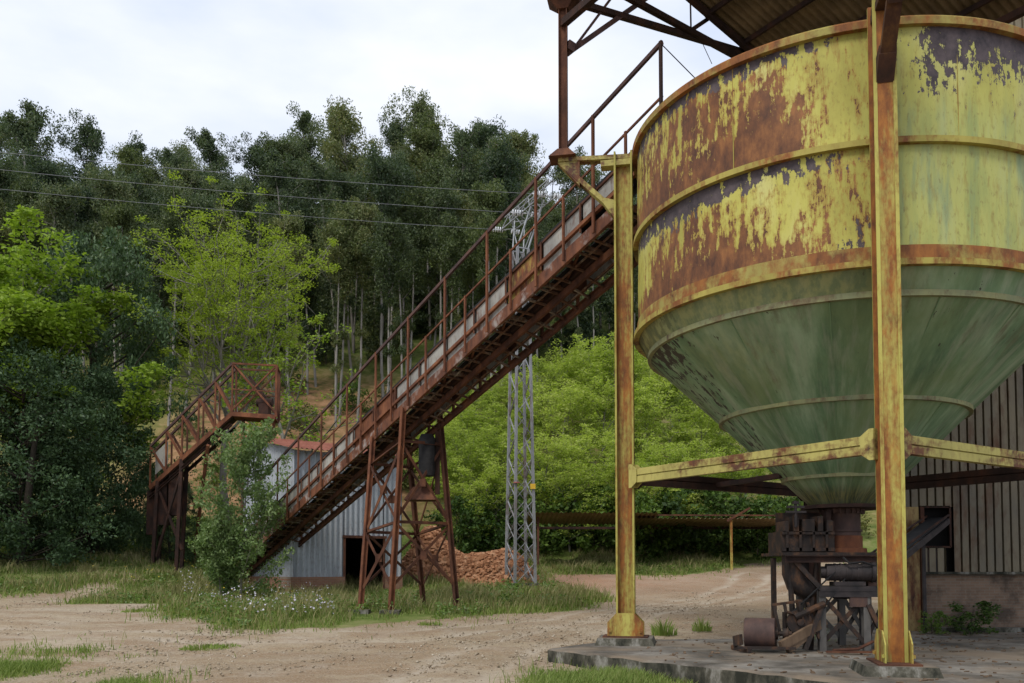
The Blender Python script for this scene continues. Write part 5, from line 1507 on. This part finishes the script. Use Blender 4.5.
def broadleaf(name, n, region, seed, mat, label):
    rg_ = np.random.default_rng(seed)
    X = rg_.uniform(region[0], region[1], n); Y = rg_.uniform(region[2], region[3], n)
    g, x_, y_ = grass_at(X + rg_.normal(0, .3, n), Y + rg_.normal(0, .4, n))
    k = g & (x_ > -40) & (x_ < 800) & (wob(X * .8, Y * .8, _WK2) > .25)
    X, Y = X[k], Y[k]
    c = np.stack([X, Y, H(X, Y)], -1)
    rep = 9
    C_ = np.repeat(c, rep, 0); hs = np.repeat(rg_.uniform(.12, .5, len(c)), rep)
    C_ += np.stack([rg_.normal(0, .10, len(C_)), rg_.normal(0, .10, len(C_)), hs * rg_.random(len(C_)) ** .6], -1)
    V, F = leaf_cloud(C_, .11, rg_, .55, 0, .55)
    tag(link(name, mesh_np(name, V, F), M[mat]), label, 'weeds', kind='stuff')
broadleaf('broadleaf_weeds', 14000, (-32, 13, 20, 60), 61, 'shrub', 'broad-leaved weeds and brambles growing through the verge')
broadleaf('pale_weeds', 6000, (-32, 13, 20, 50), 62, 'willow', 'pale leafy weeds mixed into the grass by the shed')
def specks(name, mat, n, poly, z0, z1, size, seed, label):
    rg_ = np.random.default_rng(seed)
    out_ = []
    xs = [p[0] for p in poly]; ys = [p[1] for p in poly]
    while len(out_) < n:
        x_, y_ = rg_.uniform(min(xs), max(xs)), rg_.uniform(min(ys), max(ys))
        if inpoly(np.array([x_]), np.array([y_]), poly)[0]:
            if math.sin(x_ * .21) * math.sin(y_ * .45 + x_ * .05) + rg_.normal(0, .35) > .1:
                out_.append(ground(x_, y_) + UPZ * rg_.uniform(z0, z1))
    V, F = leaf_cloud(np.array(out_), size, rg_, .5, 0, .9)
    tag(link(name, mesh_np(name, V, F), M[mat]), label, 'flowers', kind='stuff')
specks('white_flowers', 'flower', 520, [(180, 575), (330, 590), (335, 628), (240, 622), (180, 605)], .3, .6, .07, 31, 'pale lilac wild flowers in the grass below the bush')
specks('yellow_flowers', 'flower_yellow', 160, [(60, 552), (140, 545), (200, 560), (330, 620), (180, 600), (60, 575)], .3, .6, .06, 32, 'small yellow wild flowers in the grass before the evergreens')
rg_ = np.random.default_rng(47)
b_ = MB()
for _ in range(1500):
    X, Y = rg_.uniform(2.5, 13), rg_.uniform(12, 22.3)
    if not inpoly(np.array([X]), np.array([Y]), sl_poly)[0]: continue
    if rg_.random() > .25 + .75 * (math.sin(X * 1.1 + Y) * math.sin(Y * 1.7 - X * .4) > 0) * (1 if X > 5 else .5): continue
    q = Matrix.Rotation(rg_.uniform(0, 6.3), 3, 'Z') @ Matrix.Rotation(rg_.uniform(-.4, .4), 3, 'X')
    s__ = rg_.uniform(.01, .045)
    b_.box((X, Y, SLAB + s__ * .25), (s__ * rg_.uniform(.8, 3), s__, s__ * .5), np.array(q))
tag(b_.build('debris', M['wood']), 'crumbs of rust, wood and stone littering the concrete', 'debris', kind='stuff')
# scattered stones on the yard
rg_ = np.random.default_rng(41)
n = 48000
Y = 10 + 34 * rg_.random(n) ** 1.35; X = (rg_.uniform(-40, 800, n) - 512) / FPX * Y
gg, _, _ = grass_at(X, Y)
keep = ~gg & ~inpoly(X, Y, sl_poly) & ~((X > 4.5) & (Y < 22)) & (rg_.random(n) < .35 + .5 * np.clip(wob(X * .9, Y * .9, _WK), -.6, 1))
X, Y = X[keep], Y[keep]; n = len(X)
sz = .010 + .030 * rg_.random(n) ** 3
oct_ = np.array([[1, 0, 0], [0, 1, 0], [-1, 0, 0], [0, -1, 0], [0, 0, .7], [0, 0, -.7]])
V = oct_[None] * (1 + rg_.uniform(-.35, .35, (n, 6, 1))) * (sz[:, None, None] * rg_.uniform(.7, 1.5, (n, 1, 3)))
th = rg_.uniform(0, 6.28, n); c_, s_2 = np.cos(th)[:, None], np.sin(th)[:, None]
V = np.stack([V[..., 0] * c_ - V[..., 1] * s_2, V[..., 0] * s_2 + V[..., 1] * c_, V[..., 2]], -1)
V += np.stack([X, Y, H(X, Y) + sz * .15], -1)[:, None]
f8 = np.array([[0, 1, 4], [1, 2, 4], [2, 3, 4], [3, 0, 4], [1, 0, 5], [2, 1, 5], [3, 2, 5], [0, 3, 5]])
F = (f8[None] + 6 * np.arange(n)[:, None, None]).reshape(-1, 3)
tag(link('gravel', mesh_np('gravel', V.reshape(-1, 3), F), M['stone']), 'small loose stones strewn over the dirt yard', 'gravel', kind='stuff')
